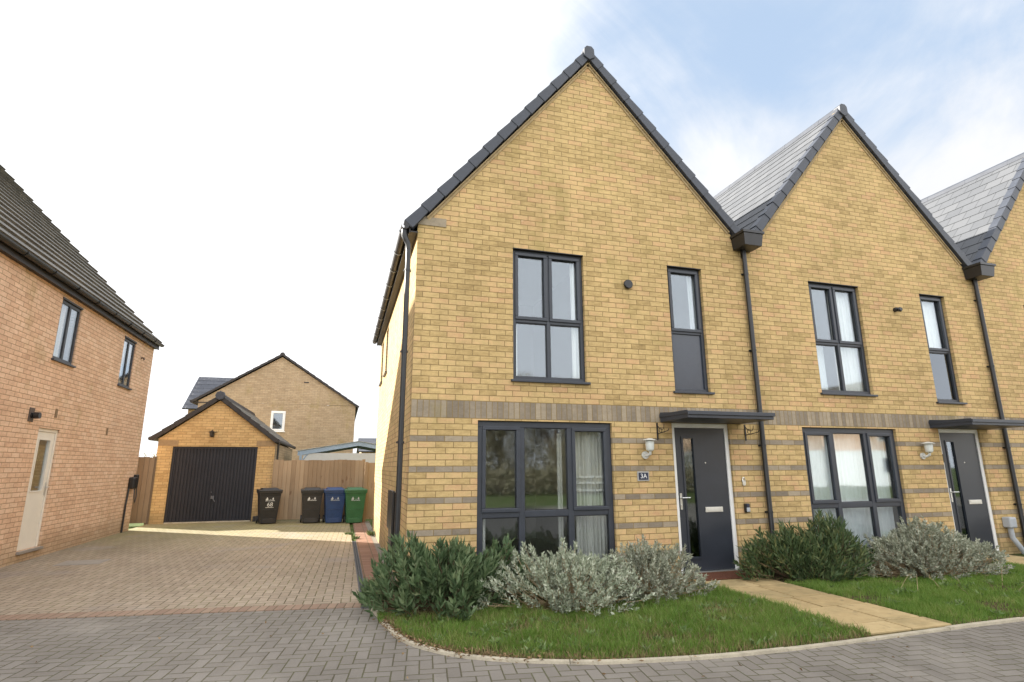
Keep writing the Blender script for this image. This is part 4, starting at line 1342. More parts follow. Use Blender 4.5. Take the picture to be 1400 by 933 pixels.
b = MB(); b.tube([(gr[0] + .02, GY - .1, gr[1] - .03), (gr[0] + .02, 16.5, gr[1] - .03)], .055, 10); b.build('gutter', M_verge_br, ga, smooth=True)
b = MB(); b.tube([(gl[0] - .02, GY - .1, gl[1] - .03), (gl[0] - .02, 16.5, gl[1] - .03)], .055, 10); b.build('gutter', M_black, ga, smooth=True)
downpipe(ga, gr[0] + .03, GY + .12, .05, 2.2, r=.030, shoe=False)
# corrugated up-and-over door
b = MB(); xx = -5.255; n = 26; wv = (2.12) / n
for k in range(n):
    xa = xx + k * wv
    y0 = GY + .055
    pts = [(xa, y0), (xa + wv * .12, y0 + .014), (xa + wv * .30, y0 + .014), (xa + wv * .42, y0), (xa + wv, y0)]
    for q in range(4): b.face([(pts[q][0], pts[q][1], .03), (pts[q + 1][0], pts[q + 1][1], .03), (pts[q + 1][0], pts[q + 1][1], 2.0), (pts[q][0], pts[q][1], 2.0)])
gd = b.build('garage_door', M_gdoor, ga, recalc=False)
b = MB(); b.box(-5.268, -5.21, GY + .03, GY + .10, .0, 2.033).box(-3.18, -3.122, GY + .03, GY + .10, .0, 2.033).box(-5.21, -3.18, GY + .03, GY + .10, 1.975, 2.033); b.build('door_frame', M_gdoor, gd)
b = MB(); b.box(-4.20, -4.12, GY + .025, GY + .056, .62, .70).tube([(-4.16, GY + .03, .66), (-4.16, GY - .01, .66), (-4.08, GY - .01, .55)], .010, 8).lathe((-4.20, GY + .03, .80), [(.012, 0), (.012, .02)], 8, 'y'); b.build('handle', plain('dull_steel', (.16, .16, .17), .4, .5, .1, metal=.6), gd)
b = MB(); b.box(-5.25, -3.14, GY - .03, GY + .10, -.01, .028); b.build('threshold', M_kerb, ga)
b = MB(); b.box(-4.34, -4.28, GY - .02, GY, 2.30, 2.46).tube([(-4.31, GY - .02, 2.43), (-4.31, GY - .10, 2.49), (-4.31, GY - .17, 2.45)], .010, 8)
b.lathe((-4.31, GY - .17, 2.29), [(.025, 0), (.05, .02), (.065, .13), (.09, .135), (.02, .18)], 8)
b.box(-4.42, -4.20, GY - .05, GY - .03, 2.425, 2.445)
b.build('wall_lantern', M_black, ga)
b = MB(); b.box(-3.07, -2.96, GY - .10, GY - .002, .0, .14); tag(b.build('drain_cover', M_black, bevel=.01), 'small black box at the foot of the garage right pier', 'box')


# ------------------------------------------------------------------ fences
def fence(name, label, p0, p1, z0, z1, mat, bw=.115, post_at=(0.0, 1.0), seed=1, fw='fence'):
    random.seed(seed)
    P0, P1 = Vector((*p0, 0)), Vector((*p1, 0)); L = (P1 - P0).length; d = (P1 - P0) / L; n_ = Vector((d.y, -d.x, 0))   # towards camera
    th = thing(name, label, 'fence', (p0[0], p0[1], 0))
    b = MB(); n = round(L / bw); c = L / n
    for k in range(n):
        A = P0 + d * (c * k - .006); B_ = P0 + d * (c * (k + 1) + .008); zt = z1 + random.uniform(-.012, .012)
        t0, t1 = .018, .007
        A0, A1 = A + n_ * .004, A + n_ * (.004 + t1); B0, B1 = B_ + n_ * .006, B_ + n_ * (.006 + t0)
        b.hexa([(A1.x, A1.y, z0), (B1.x, B1.y, z0), (B0.x, B0.y, z0), (A0.x, A0.y, z0), (A1.x, A1.y, zt), (B1.x, B1.y, zt), (B0.x, B0.y, zt), (A0.x, A0.y, zt)])
    b.build('boards', mat, th)
    b = MB()
    for z in (z0 + .25, (z0 + z1) / 2, z1 - .2):
        A, B_ = P0, P1; q = n_ * -.04
        b.hexa([(A.x, A.y, z), (B_.x, B_.y, z), (B_.x + q.x, B_.y + q.y, z), (A.x + q.x, A.y + q.y, z), (A.x, A.y, z + .07), (B_.x, B_.y, z + .07), (B_.x + q.x, B_.y + q.y, z + .07), (A.x + q.x, A.y + q.y, z + .07)])
    b.build('rails', mat, th)
    for t in post_at:
        c_ = P0 + d * (L * t) - n_ * .05
        b = MB(); b.box(c_.x - .045, c_.x + .045, c_.y - .045, c_.y + .045, -.02, z1 + .02); b.build('post', mat, th)
    return th


fence('timber_fence', 'light brown vertical board fence behind the wheelie bins', (-2.62, 10.35), (-.20, 9.85), .04, 1.66, M_fence, seed=2)
fence('timber_fence', 'short dark weathered fence between the left house and the garage', (-6.5, 10.40), (-5.66, 10.46), .04, 1.74, M_fence_old, seed=5)
gpst = thing('gate', 'narrow light timber gate panel between the fence and the end house', 'gate', (-.1, 9.45, 0))
b = MB(); b.box(-.165, -.075, 9.40, 9.49, 0, 1.60); b.build('post', M_fence, gpst, bevel=.006)
b = MB(); b.box(-.074, .13, 9.44, 9.46, .06, 1.58); b.build('panel', M_fence, gpst)

# ------------------------------------------------------------------ wheelie bins
def wheelie_bin(name, label, loc, rotz, mat, ink, sticker=True, number=False):
    th = thing(name, label, 'wheelie bin', (0, 0, 0), 'wheelie bins by the garage and fence')
    H = .84
    b = MB()
    # tapered body: bottom 0.42x0.46, top 0.55x0.60, front at y=-
    def ring(w, f, r, z): return [(-w, -f, z), (w, -f, z), (w, r, z), (-w, r, z)]
    lv = [(.200, .20, .19, .02), (.205, .205, .20, .10), (.255, .275, .26, .70), (.265, .290, .27, .775), (.285, .305, .285, .785), (.290, .310, .29, .84)]
    for k in range(len(lv) - 1):
        a, c = ring(*lv[k]), ring(*lv[k + 1])
        b.hexa(a + c)
    for k in (-.14, -.02): pass
    # front ribs
    b.box(-.18, .18, -.247, -.225, .36, .372)
    b.box(-.15, .15, -.222, -.20, .02, .14)
    b.build('body', mat, th, bevel=.012)
    b = MB()
    b.hexa([(-.298, -.325, .842), (.298, -.325, .842), (.298, .30, .842), (-.298, .30, .842), (-.288, -.315, .875), (.288, -.315, .875), (.288, .29, .885), (-.288, .29, .885)])
    b.hexa([(-.22, -.24, .876), (.22, -.24, .876), (.22, .24, .886), (-.22, .24, .886), (-.19, -.18, .912), (.19, -.18, .912), (.19, .20, .925), (-.19, .20, .925)])
    ld = b.build('lid', mat, th, bevel=.012)
    b = MB(); b.tube([(-.20, .33, .86), (.20, .33, .86)], .014, 8).box(-.24, -.20, .28, .345, .83, .88).box(.20, .24, .28, .345, .83, .88); b.build('handle', mat, th)
    for s_ in (-1, 1):
        b = MB(); b.lathe((s_ * .235 - .02, .20, .10), [(.06, 0), (.10, .004), (.10, .040), (.06, .044)], 20, 'x'); b.build('wheel', M_black, th, smooth=True)
    tilt = (.275 - .205) / .60
    T = lambda x, y, z: (x, -.2065 - (y + .60 - .10) * tilt * 1.0 - .004 - z, .60 + y)
    # emblem: two little figures over a line of small print
    b = MB(lambda x, y, z: T(x, y, z))
    def tri(cx, cy, s): b.hexa([(cx - s, cy - s, 0), (cx + s, cy - s, 0), (cx + s, cy - s, .003), (cx - s, cy - s, .003), (cx - s * .15, cy + s, 0), (cx + s * .15, cy + s, 0), (cx + s * .15, cy + s, .003), (cx - s * .15, cy + s, .003)])
    tri(-.075, .058, .030); tri(.070, .055, .024)
    b.box(-.105, -.055, .010, .026, 0, .003); b.box(-.015, .03, .020, .028, 0, .003); b.box(.055, .085, .016, .026, 0, .003)
    b.box(-.11, -.09, .008, .045, 0, .003)
    b.build('emblem', ink, th)
    for k in range(7): pass
    bb = MB(lambda x, y, z: T(x, y, z)); random.seed(4)
    x = -.115
    while x < .11:
        w = random.uniform(.010, .024); bb.box(x, min(x + w, .115), -.012, random.choice((.002, .005, .0)), 0, .003); x += w + .006
    bb.build('small_print', ink, th)
    if number:
        text_mesh('68', .150, lambda x, y, z: T(x + .005, y - .105, z), 'house_number', ink, th, .003)
        bb = MB(lambda x, y, z: T(x, y, z)); bb.box(-.10, .10, -.182, -.172, 0, .003); bb.build('underline', ink, th)
    th.location = loc; th.rotation_euler = (0, 0, rotz)
    return th


M_binblack = plain('bin_black', (0.020, 0.019, 0.020), .42, .5, .25, 5)
M_binbrown = plain('bin_charcoal', (0.026, 0.024, 0.023), .42, .5, .25, 5)
M_binblue = plain('bin_blue', (0.018, 0.050, 0.150), .42, .5, .18, 5)
M_bingreen = plain('bin_green', (0.030, 0.120, 0.048), .42, .5, .18, 5)
wheelie_bin('wheelie_bin', 'black wheelie bin with large white number standing alone by the garage', (-2.62, 9.72, 0), R(14), M_binblack, M_ink, number=True)
wheelie_bin('wheelie_bin', 'charcoal wheelie bin left of the blue bin against the fence', (-1.52, 9.55, 0), R(5), M_binbrown, M_ink)
wheelie_bin('wheelie_bin', 'blue wheelie bin between charcoal and green bins', (-.93, 9.38, 0), R(6), M_binblue, M_inkdim)
wheelie_bin('wheelie_bin', 'green wheelie bin at the right end by the gate', (-.40, 9.18, 0), R(5), M_bingreen, M_inkdim)

# ------------------------------------------------------------------ houses behind
rh = thing('rear_house', 'tan brick gabled house behind the garage with one small white window', 'house', (-3.6, 19, 0))
b = MB()
wall_grid(b, -6.72, -.36, -.03, 4.15, [(-3.86, -3.27, 2.98, 3.86)], .08, 19.0)
b.face([(-6.72, 19, 4.15), (-.36, 19, 4.16), (-3.6, 19, 6.24), (-6.72, 19, 4.22)])
b.face([(-.36, 19, -.03), (-.36, 28, -.03), (-.36, 28, 4.12), (-.36, 19, 4.12)]); b.face([(-6.72, 19, -.03), (-6.72, 19, 4.2), (-6.72, 28, 4.2), (-6.72, 28, -.03)])
b.face([(-6.72, 28, -.03), (-6.72, 28, 4.2), (-3.6, 28, 6.24), (-.36, 28, 4.1), (-.36, 28, -.03)])
b.build('wall', M_brick_far, rh, recalc=False)
b = MB(); tiled_slope(b, (-6.95, 4.20), (-3.6, 6.37), 18.93, 28.1); tiled_slope(b, (-.22, 4.13), (-3.6, 6.37), 18.93, 28.1); rr_ = b.build('roof', M_tile_dark, rh, recalc=False)
b = MB(); verge(b, (-6.95, 4.20), (-3.6, 6.37), 18.90, h=.07, step=.01); verge(b, (-.22, 4.13), (-3.6, 6.37), 18.90, h=.07, step=.01); b.build('verge_tiles', M_verge_br, rr_)
b = MB(); ridge_tiles(b, -3.6, 6.40, 18.9, 28, .12); b.build('ridge_tiles', M_verge_br, rr_)
q = (-3.86, -3.27, 2.98, 3.86)
window(rh, lambda a, d, z: (a, 19.0 + d, z), *q, [(q[0], q[1], q[2], q[3], 'o')], frame=.06, recess=-.01, mat=M_white)
b = MB(); b.box(-4.1, -3.0, 19.7, 19.72, 2.7, 4.1); b.build('inner_wall', M_room, rh)
b = MB(); b.box(-2.62, -2.42, 18.985, 19.0, 5.12, 5.17); b.build('wall_vent', M_soffit, rh)
b = MB(); b.box(-6.95, -6.3, 18.99, 19.0, 4.12, 4.17).tube([(-6.98, 18.95, 4.17), (-6.98, 28, 4.17)], .06, 8).tube([(-6.35, 18.93, 4.15), (-6.35, 18.93, 0)], .035, 8); b.build('gutter', M_verge_br, rh)

# wing with its ridge crossways, further back on the left
rw = thing('rear_house', 'dark slate roofed house beyond, showing left of the tan gable', 'house', (-8, 22, 0))
b = MB(); b.box(-7.85, -6.0, 22.25, 26.8, -.03, 4.2); b.build('wall', M_brick_far, rw)
b = MB(lambda x, y, z: (y, x, z)); tiled_slope(b, (22.0, 4.15), (24.4, 6.0), -8.05, -5.5, .40); tiled_slope(b, (26.8, 4.15), (24.4, 6.0), -8.05, -5.5, .40); b.build('roof', M_tile_dark, rw, recalc=False)
b = MB(lambda x, y, z: (y, x, z)); b.prism([(22.25, 4.15), (24.4, 5.9), (26.6, 4.15)], -7.85, -5.6); b.build('gable', M_brick_far, rw)
fr_ = thing('rear_house', 'distant slate roof seen just above the canopy at the far right', 'house', (2, 30, 0))
b = MB(); b.box(.35, 6, 30.3, 36, -.03, 2.5); b.build('wall', M_brick_far, fr_)
b = MB(lambda x, y, z: (y, x, z)); tiled_slope(b, (30.0, 2.45), (32.5, 3.4), .17, 6.2, .40); tiled_slope(b, (36, 2.45), (32.5, 3.4), .17, 6.2, .40); b.build('roof', M_tile_dark, fr_, recalc=False)

# garden canopy behind the fence
pg = thing('garden_canopy', 'blue grey garden canopy with pale panels rising above the fence', 'canopy', (-1.2, 13, 0))
b = MB()
pa, pk, pb_ = (-2.22, 1.99), (-.28, 2.33), (1.7, 1.99)
def beam(b, p, q, y0, y1, t=.15): b.hexa([(p[0], y0, p[1] - t), (q[0], y0, q[1] - t), (q[0], y1, q[1] - t), (p[0], y1, p[1] - t), (p[0], y0, p[1]), (q[0], y0, q[1]), (q[0], y1, q[1]), (p[0], y1, p[1])])
for y in (13.0, 15.6):
    beam(b, pa, pk, y, y + .06); beam(b, pk, pb_, y, y + .06)
for k in range(1, 4): beam(b, pa, pk, 13 + k * .65, 13.04 + k * .65, .06)
b.box(-2.16, -2.08, 12.99, 13.07, 0, 1.94).box(-2.16, -2.08, 15.6, 15.68, 0, 1.94).box(1.5, 1.58, 13.0, 13.08, 0, 1.94).box(1.5, 1.58, 15.6, 15.68, 0, 1.94)
b.tube([(-2.12, 13.03, 1.60), (-1.85, 13.03, 1.97)], .025, 6)
b.build('frame', M_perg, pg)
b = MB(); beam(b, (pa[0] - .05, pa[1] + .012), (pk[0], pk[1] + .012), 12.97, 15.75, .01); beam(b, (pk[0], pk[1] + .012), (pb_[0], pb_[1] + .012), 12.97, 15.75, .01); b.build('roof_panel', M_poly, pg)
b = MB(); b.hexa([(-2.05, 13.02, 1.0), (1.5, 13.02, 1.0), (1.5, 13.04, 1.0), (-2.05, 13.04, 1.0), (-2.05, 13.02, 1.93), (1.5, 13.02, 1.93), (1.5, 13.04, 1.93), (-2.05, 13.04, 1.93)])
b.build('side_panel', M_poly, pg)


# ------------------------------------------------------------------ vegetation
def leaf_cloud(name, mat, parent, base, dirs, length, width, org=(0, 0, 0), rng=None):
    """base (n,3), dirs (n,3): rhombic folded leaves as one mesh"""
    n = len(base)
    dirs = dirs / (np.linalg.norm(dirs, axis=1, keepdims=True) + 1e-9)
    rnd = rng.normal(size=(n, 3))
    side = np.cross(dirs, rnd); side /= (np.linalg.norm(side, axis=1, keepdims=True) + 1e-9)
    up = np.cross(side, dirs)
    L = (length * rng.uniform(.65, 1.25, n))[:, None]; Wd = (width * rng.uniform(.7, 1.2, n))[:, None]
    v = np.empty((n, 4, 3))
    v[:, 0] = base
    v[:, 1] = base + dirs * L * .45 + side * Wd * .5 + up * Wd * .18
    v[:, 2] = base + dirs * L - up * L * .10
    v[:, 3] = base + dirs * L * .45 - side * Wd * .5 + up * Wd * .18
    v = v.reshape(-1, 3) - np.array(org)
    me = bpy.data.meshes.new(name)
    me.vertices.add(len(v)); me.vertices.foreach_set('co', v.ravel())
    idx = np.arange(n)[:, None] * 4
    tri = np.concatenate([idx + np.array([0, 1, 2]), idx + np.array([0, 2, 3])], axis=1).reshape(-1)
    me.loops.add(len(tri)); me.loops.foreach_set('vertex_index', tri.astype(np.int32))
    me.polygons.add(len(tri) // 3); me.polygons.foreach_set('loop_start', np.arange(0, len(tri), 3, dtype=np.int32))
    me.update(calc_edges=True); me.validate()
    me.materials.append(mat)
    o = bpy.data.objects.new(name, me); COL.objects.link(o)
    if parent: o.parent = parent
    return o


def shrub(name, label, cx, cy, rx, ry, h, mat, stem_mat, seed, shoots=420, per=17, length=.06, width=.016, upright=.6, spread=.8, group=None, ragged=.18, shoot_len=.20):
    rng = np.random.default_rng(seed)
    th = thing(name, label, 'shrub', (cx, cy, 0), group)
    bs, ds = [], []
    sb = MB()
    lump = rng.uniform(0, 6.28, 6)
    for k in range(shoots):
        a = rng.uniform(0, 2 * PI); rr = math.sqrt(rng.uniform(0, 1))
        bump_ = 1 + ragged * (math.sin(a * 3 + lump[0]) * .5 + math.sin(a * 5 + lump[1]) * .35) + rng.normal() * ragged * .25
        # end point on the dome
        el = math.acos(min(1, rr)) if rng.uniform() < .72 else rng.uniform(.0, 1.3)
        hz = math.sin(el)
        ex = math.cos(a) * math.cos(el) * rx * bump_; ey = math.sin(a) * math.cos(el) * ry * bump_
        hh = h * (1 + ragged * .9 * math.sin(ex / rx * 4 + lump[2]) * .6 + ragged * .6 * math.sin(ex / rx * 9 + lump[3]) + rng.normal() * ragged * .35)
        ez = .05 + hz * hh
        end = np.array([cx + ex, cy + ey, max(.04, ez)])
        root = np.array([cx + ex * .35 * rng.uniform(.6, 1.2), cy + ey * .35, 0.0])
        if rng.uniform() < .25:
            end = root + (end - root) * rng.uniform(.55, .85)
        d = end - root; L = np.linalg.norm(d); d /= L
        d2 = d * (1 - upright) + np.array([0, 0, 1.0]) * upright + rng.normal(size=3) * .12; d2 /= np.linalg.norm(d2)
        sl = shoot_len * rng.uniform(.6, 1.3)
        start = end - d2 * sl
        start[2] = max(start[2], .02)
        if k % 5 == 0:
            mid = (root + start) / 2 + rng.normal(size=3) * .03
            sb.tube([tuple(root), tuple(mid), tuple(start), tuple(end)], [.007, .005, .0035, .002], 4, cap=False)
        elif k % 2 == 0:
            sb.tube([tuple(start - (start - root) * .3), tuple(start), tuple(end)], [.004, .003, .0015], 3, cap=False)
        t = np.linspace(0.0, 1, per) + rng.normal(size=per) * .02
        pts = start + (end - start) * t[:, None]
        ang = np.arange(per) * 2.4 + rng.uniform(0, 6)
        ref = np.cross(d2, [.3, .5, .2]); ref /= np.linalg.norm(ref); ref2 = np.cross(d2, ref)
        rad = ref * np.cos(ang)[:, None] + ref2 * np.sin(ang)[:, None]
        open_ = spread * (1.15 - .75 * t)[:, None]
        dd = d2 + rad * open_ + rng.normal(size=(per, 3)) * .12
        bs.append(pts); ds.append(dd)
    B, D = np.concatenate(bs), np.concatenate(ds)
    B[:, 2] = np.maximum(B[:, 2], .02)
    leaf_cloud('foliage', mat, th, B, D, length, width, (cx, cy, 0), rng)
    sb.build('stems', stem_mat, th, recalc=False)
    return th


GS = 'shrubs in the front beds'
shrub('green_shrub', 'dark green lance-leaved shrub at the corner of the end house',   .33, -.76, .88, .62, .53, M_leaf_green, M_stem, 11, 430, 13, .105, .033, .45, .85, GS, .36, .20)
shrub('silver_shrub', 'broad silver grey shrub under the large ground window', 1.60, -1.00, .80, .68, .47, M_leaf_silver, M_stem_pale, 21, 760, 15, .046, .022, .30, 1.2, GS, .34, .12)
shrub('silver_shrub', 'smaller silver grey shrub between the ground window and the first door', 2.60, -.92, .62, .60, .45, M_leaf_silver2, M_stem_pale, 33, 620, 15, .044, .020, .30, 1.2, GS, .34, .12)
shrub('green_shrub', 'olive green narrow-leaved shrub right of the yellow path', 5.28, -.62, .96, .46, .54, M_leaf_olive, M_stem, 42, 480, 13, .110, .024, .42, .9, GS, .38, .22)
shrub('silver_shrub', 'large rounded silver grey shrub in front of the middle house', 7.06, -.84, 1.24, .54, .49, M_leaf_silver2, M_stem_pale, 55, 1200, 15, .045, .020, .30, 1.2, GS, .26, .12)
shrub('green_shrub', 'small brownish green shrub against the wall beyond the second path', 10.75, -.55, .45, .35, .50, M_leaf_olive, M_stem, 61, 180, 14, .07, .015, .55, .6, GS, .25)

# small weed tufts near the drain and wall foot
def tuft(label, x, y, r, h, seed, n=60, mat=None, group=None):
    rng = np.random.default_rng(seed)
    a = rng.uniform(0, 6.28, n); q = rng.uniform(0, 1, n) * r
    B = np.stack([x + np.cos(a) * q, y + np.sin(a) * q, np.zeros(n) + .0], 1)
    D = np.stack([np.cos(a) * .6, np.sin(a) * .6, np.ones(n) * rng.uniform(.6, 1.4, n)], 1)
    o = leaf_cloud('weed_tuft', mat or M_leaf_olive, None, B, D, h, .02, (x, y, 0), rng)
    o.location = (x, y, 0)
    return tag(o, label, 'weed', group)


tuft('little weed at the foot of the end house side wall', -.06, 6.0, .10, .13, 3, 90)
tuft('low green weed beside the far end of the drain channel', -.52, 6.4, .10, .06, 4, 60)
tuft('weed between the drain channel and the red paving border', -.42, 5.55, .07, .07, 5, 50)


# grass
def grass(name, n, poly_test, bbox, seed, hmin=.035, hmax=.10, avoid=(), mat=None, lab='short green lawn grass in the front garden bed', patch=True):
    rng = np.random.default_rng(seed)
    X = rng.uniform(bbox[0], bbox[1], n); Y = rng.uniform(bbox[2], bbox[3], n)
    keep = poly_test(X, Y)
    for (cx, cy, rx, ry) in avoid:
        e = ((X - cx) / rx) ** 2 + ((Y - cy) / ry) ** 2
        keep &= (e > 1) | (rng.uniform(size=n) < .04)
    if patch:
        bare = np.sin(X * 3.3 + 1.1) * np.sin(Y * 4.7 + .6) + .6 * np.sin(X * 9.1 + Y * 5.0) * np.sin(Y * 11.3)
        ed = Y - np.interp(X, kxs, kys)
        pr = np.clip(1.1 - 1.0 * np.clip(bare, 0, 1.2), .10, 1) * np.clip(.25 + ed / .22, .2, 1)
        keep &= rng.uniform(size=len(X)) < pr
    X, Y = X[keep], Y[keep]; n = len(X)
    cl = .5 + .5 * np.sin(X * 5.1 + np.sin(Y * 7.3) * 1.3) * np.sin(Y * 6.7 + np.cos(X * 4.1) * 1.7)
    cl2 = .5 + .5 * np.sin(X * 17 + 1.3 * np.sin(Y * 13)) * np.sin(Y * 19 + X * 3)
    H = (hmin + (hmax - hmin) * (cl * .45 + cl2 * .35 + .2 * rng.uniform(size=n))) * rng.uniform(.5, 1.35, n) * np.where(rng.uniform(size=n) < .02, 1.7, 1)
    if patch: H *= np.clip(.45 + ed_(X, Y) / .35, .45, 1)
    a = rng.uniform(0, 2 * PI, n); lean = rng.uniform(.1, .85, n) * H
    w = rng.uniform(.0016, .0034, n)
    fx, fy = np.cos(a), np.sin(a)
    s = rng.uniform(0, 2 * PI, n); sx, sy = np.cos(s) * w, np.sin(s) * w
    v = np.empty((n, 5, 3)); z0 = np.full(n, .004)
    v[:, 0] = np.stack([X - sx, Y - sy, z0], 1); v[:, 1] = np.stack([X + sx, Y + sy, z0], 1)
    v[:, 2] = np.stack([X + sx * .8 + fx * lean * .3, Y + sy * .8 + fy * lean * .3, z0 + H * .55], 1)
    v[:, 3] = np.stack([X - sx * .8 + fx * lean * .3, Y - sy * .8 + fy * lean * .3, z0 + H * .55], 1)
    v[:, 4] = np.stack([X + fx * lean, Y + fy * lean, z0 + H], 1)
    me = bpy.data.meshes.new(name); v = v.reshape(-1, 3)
    me.vertices.add(len(v)); me.vertices.foreach_set('co', v.ravel())
    i = np.arange(n)[:, None] * 5
    tri = np.concatenate([i + np.array([0, 1, 2]), i + np.array([0, 2, 3]), i + np.array([3, 2, 4])], 1).reshape(-1)
    me.loops.add(len(tri)); me.loops.foreach_set('vertex_index', tri.astype(np.int32))
    me.polygons.add(len(tri) // 3); me.polygons.foreach_set('loop_start', np.arange(0, len(tri), 3, dtype=np.int32))
    me.update(calc_edges=True); me.validate()
    me.materials.append(mat or M_grass)
    o = bpy.data.objects.new(name, me); COL.objects.link(o)
    o['kind'] = 'stuff'; o['label'] = lab; o['category'] = 'grass'
    return o


kx = np.array([p.x for p in KI]); ky = np.array([p.y for p in KI])
order = np.argsort(kx[6:]); kxs, kys = kx[6:][order], ky[6:][order]
def ed_(X, Y): return Y - np.interp(X, kxs, kys)
def inbed(X, Y): return (Y > np.interp(X, kxs, kys) + .012)
grass('lawn_grass', 95000, lambda X, Y: inbed(X, Y) & (X < PX0 - Y * .035 - .01) & (X > -.36 + np.maximum(0, -Y - 1.3) * .25), (-.4, 3.75, -2.92, -.75), 8, .02, .100,
      [(.30, -.62, .75, .50), (1.62, -.88, .66, .55), (2.62, -.8, .55, .45)])
grass('lawn_grass', 90000, lambda X, Y: inbed(X, Y) & (X > PX1 - Y * .035 + .02) & (X < PX0 + W - Y * .035 - .01), (4.6, 8.95, -2.9, -.5), 9, .018, .080,
      [(5.22, -.55, .72, .36), (7.05, -.75, 1.15, .45)])
grass('lawn_grass', 22000, lambda X, Y: inbed(X, Y) & (X > PX1 + W - Y * .035 + .02), (9.7, 12.5, -2.9, -.3), 10, .03, .09)

M_dead = leaf_mat('dead_grass', [(0.0, (0.12, 0.09, 0.04)), (0.5, (0.24, 0.18, 0.085)), (0.8, (0.34, 0.27, 0.14)), (1.0, (0.16, 0.19, 0.05))], 0.8, 0.2)
for (xa, xb, nn_, sd_) in ((-.3, 3.7, 32000, 31), (4.7, 8.9, 16000, 32)):
    grass('dead_grass', nn_, lambda X, Y: inbed(X, Y) & (ed_(X, Y) < .05 + .16 * np.abs(np.sin(X * 2.3) * np.sin(X * 7.7 + 1))), (xa, xb, -2.95, -1.2), sd_, .010, .035, (), M_dead, 'dry brown grass and moss along the kerb edge', False)
grass('dead_grass', 17000, lambda X, Y: inbed(X, Y) & (X < PX0 - Y * .035), (-.3, 3.7, -2.9, -.9), 35, .03, .07, (), M_dead, 'dry straw blades mixed through the lawn', False)

# broad-leaved lawn weeds
rngw = np.random.default_rng(91)
wb, wd = [], []
for k in range(170):
    x = rngw.uniform(-.1, 3.6) if k < 110 else rngw.uniform(4.9, 8.8)
    y = rngw.uniform(-2.85, -1.3)
    if not inbed(np.array([x]), np.array([y - .06]))[0] or (3.6 < x < 4.8): continue
    m = rngw.integers(6, 14); a = rngw.uniform(0, 6.28, m)
    wb.append(np.stack([np.full(m, x), np.full(m, y), np.full(m, .02)], 1) + rngw.normal(size=(m, 3)) * [.02, .02, .004])
    wd.append(np.stack([np.cos(a), np.sin(a), rngw.uniform(.35, 1.4, m)], 1))
wo = leaf_cloud('lawn_weeds', leaf_mat('weed_leaf', [(0, (.09, .15, .045)), (.6, (.16, .23, .075)), (1, (.26, .30, .15))], .6, .3), None, np.concatenate(wb), np.concatenate(wd), .062, .024, (0, 0, 0), rngw)
wo['kind'] = 'stuff'; wo['label'] = 'small broad-leaved weeds scattered through the lawn'; wo['category'] = 'weeds'

# dry seed-head stalks in the right lawn
dry = thing('dry_weed', 'pale dry weed stalks standing in the right-hand lawn', 'weed', (6.4, -1.9, 0))
random.seed(12)
b = MB()
for k in range(12):
    x, y = 5.6 + random.random() * 2.4, -1.5 - random.random() * .9
    p = [(x, y, 0)]; dxx, dyy = random.uniform(-.08, .08), random.uniform(-.05, .05)
    for q in range(4):
        x += dxx; y += dyy; p.append((x, y, (q + 1) * random.uniform(.04, .055)))
    b.tube(p, [.0035, .003, .0025, .002, .0015], 4, cap=False)
    if k % 3 == 0:
        for q in range(5):
            e = p[3 + q % 2]; b.tube([e, (e[0] + random.uniform(-.06, .06), e[1] + random.uniform(-.04, .04), e[2] + random.uniform(.0, .06))], .002, 4, cap=False)
b.build('stalks', M_stem_pale, dry)
b = MB()

# fallen leaves at the corner of the bed
rng = np.random.default_rng(77)
n = 900
t = rng.uniform(0, 1, n)
q_ = rng.uniform(size=n)
kk = (rng.beta(1.1, 3.0, n) * 34).astype(int) + 4
X = np.array([KI[k].x for k in kk]) + rng.normal(size=n) * .045 + .02; Y = np.array([KI[k].y for k in kk]) + rng.normal(size=n) * .06
far = rng.uniform(size=n) < .10
X = np.where(far, rng.uniform(-3.5, 5, n), X); Y = np.where(far, rng.uniform(-4.2, -.8, n), Y)
oncl = far & (Y > np.interp(X, kxs, kys)) & (X > -.45); X = X[~oncl]; Y = Y[~oncl]; n = len(X)
B = np.stack([X, Y, rng.uniform(.006, .03, n)], 1); D = np.stack([rng.normal(size=n), rng.normal(size=n), rng.uniform(0, .35, n)], 1)
o = leaf_cloud('leaf_litter', leaf_mat('dead_leaf', [(0, (.09, .055, .03)), (.5, (.19, .12, .06)), (1, (.32, .23, .12))], .9, .1), None, B, D, .035, .016, (0, 0, 0), rng)
o['kind'] = 'stuff'; o['label'] = 'brown fallen leaves along the kerb corner'; o['category'] = 'leaves'


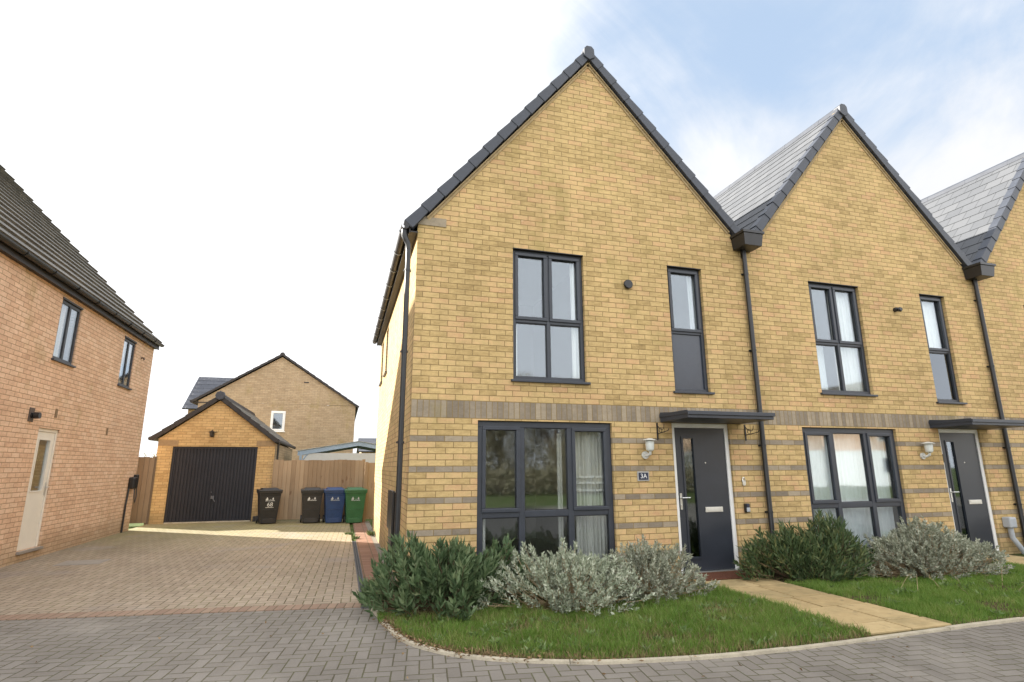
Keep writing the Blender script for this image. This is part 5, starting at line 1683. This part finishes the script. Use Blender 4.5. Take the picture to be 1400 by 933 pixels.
# ------------------------------------------------------------------ trees and houses across the close (behind the camera; the windows mirror them)
def tree(label, x, y, h, r, seed, mat=M_treeleaf, n=5000, leaf=.16, low=.42):
    rng = np.random.default_rng(seed)
    th = thing('tree', label, 'tree', (x, y, 0), 'trees across the street')
    b = MB()
    b.tube([(x, y, 0), (x + .1, y, h * .3), (x + .05, y + .1, h * .55), (x, y, h * .85)], [h * .028, h * .022, h * .014, h * .004], 8)
    lobes = []
    for k in range(14):
        a = rng.uniform(0, 6.28); e = rng.uniform(.4, .95)
        c = (x + math.cos(a) * r * .6, y + math.sin(a) * r * .6, h * (low + (.92 - low) * k / 13))
        lobes.append((c, r * rng.uniform(.36, .58)))
        b.tube([(x, y, h * .32), ((x + c[0]) / 2, (y + c[1]) / 2, h * .32 + (c[2] - h * .32) * .6), c], [h * .010, h * .007, h * .003], 6)
    b.build('trunk', M_stem, th)
    B = []; D = []
    for c, q in lobes:
        m = n // 14
        v = rng.normal(size=(m, 3)); v /= np.linalg.norm(v, axis=1, keepdims=True)
        rad = q * rng.uniform(.3, 1.15, m)[:, None]
        B.append(np.array(c) + v * rad); D.append(v + rng.normal(size=(m, 3)) * .8)
    leaf_cloud('crown', mat, th, np.concatenate(B), np.concatenate(D), leaf, leaf * .6, (x, y, 0), rng)
    return th


tl = [(5.0, -25, 6.3), (8.3, -26, 7.0), (11.6, -25, 6.4), (15.0, -26.5, 7.1), (18.4, -25.5, 6.4)]
for k, (x, y, h_) in enumerate(tl):
    tree(['leftmost bushy tree across the street behind the camera', 'second bushy tree across the street', 'middle bushy tree across the street', 'tallest bushy tree across the street', 'tree nearest the pale house across the street'][k], x, y, h_, 3.1, 100 + k, n=26000, leaf=.13, low=.16)
rngh = np.random.default_rng(5)
hd = thing('hedge', 'low green hedge in front of the trees across the street', 'hedge', (12, -22, 0))
nh = 14000; v_ = np.stack([rngh.uniform(1, 23, nh), -22 + rngh.normal(size=nh) * .45, np.abs(rngh.normal(size=nh)) * .35 + rngh.uniform(0, 1.0, nh)], 1)
leaf_cloud('foliage', M_treeleaf, hd, v_, rngh.normal(size=(nh, 3)), .16, .10, (12, -22, 0), rngh)
b = MB()
for k in range(22): b.tube([(1.5 + k, -22, 0), (1.4 + k, -22.05, .5), (1.6 + k, -22, 1.0)], [.03, .025, .01], 5)
b.build('stems', M_stem, hd)
for k, (x, y, h_) in enumerate([(-11.5, 31, 2.05), (-10.2, 33, 2.1)]):
    t_ = tree(['low pale tree top beyond the weathered fence, left', 'low pale tree top beyond the weathered fence, right'][k], x, y, h_, 1.4, 140 + k, n=1500, leaf=.12); t_['group'] = 'tree tops beyond the fence'
for (ox, lab) in ((29, 'pale gabled house across the street mirrored in the middle house window'), (41, 'farther pale gabled house across the street behind the camera')):
    oh = thing('facing_house', lab, 'house', (ox, -26, 0))
    b = MB(); b.box(ox - 4, ox + 4, -34, -26, 2.6, 5.0); b.build('wall', M_brick_left, oh)
    b = MB(); b.box(ox - 3.99, ox + 3.99, -33.99, -26.01, -.03, 2.6); b.build('rendered_wall', M_white, oh)
    b = MB(); tiled_slope(b, (0, 0), (1, 1), 0, 1) if False else None
    tiled_slope(b, (ox - 4.2, 4.9), (ox, 8.4), -34.2, -25.8); tiled_slope(b, (ox + 4.2, 4.9), (ox, 8.4), -34.2, -25.8); b.build('roof', M_tile_left, oh, recalc=False)
    b = MB(); b.prism([(ox - 4, 5.0), (ox, 8.3), (ox + 4, 5.0)], -33.9, -26.0); b.build('gable', M_brick_left, oh)
    for (wx, wz) in ((-2.6, .9), (1.2, .9), (-2.6, 3.3), (1.2, 3.3)):
        b = MB(); b.box(ox + wx, ox + wx + 1.4, -26.0, -25.96, wz, wz + 1.2); wo_ = b.build('window', M_white, oh)
        b = MB(); b.box(ox + wx + .08, ox + wx + 1.32, -25.958, -25.95, wz + .08, wz + 1.12); b.build('pane', M_panel, wo_)
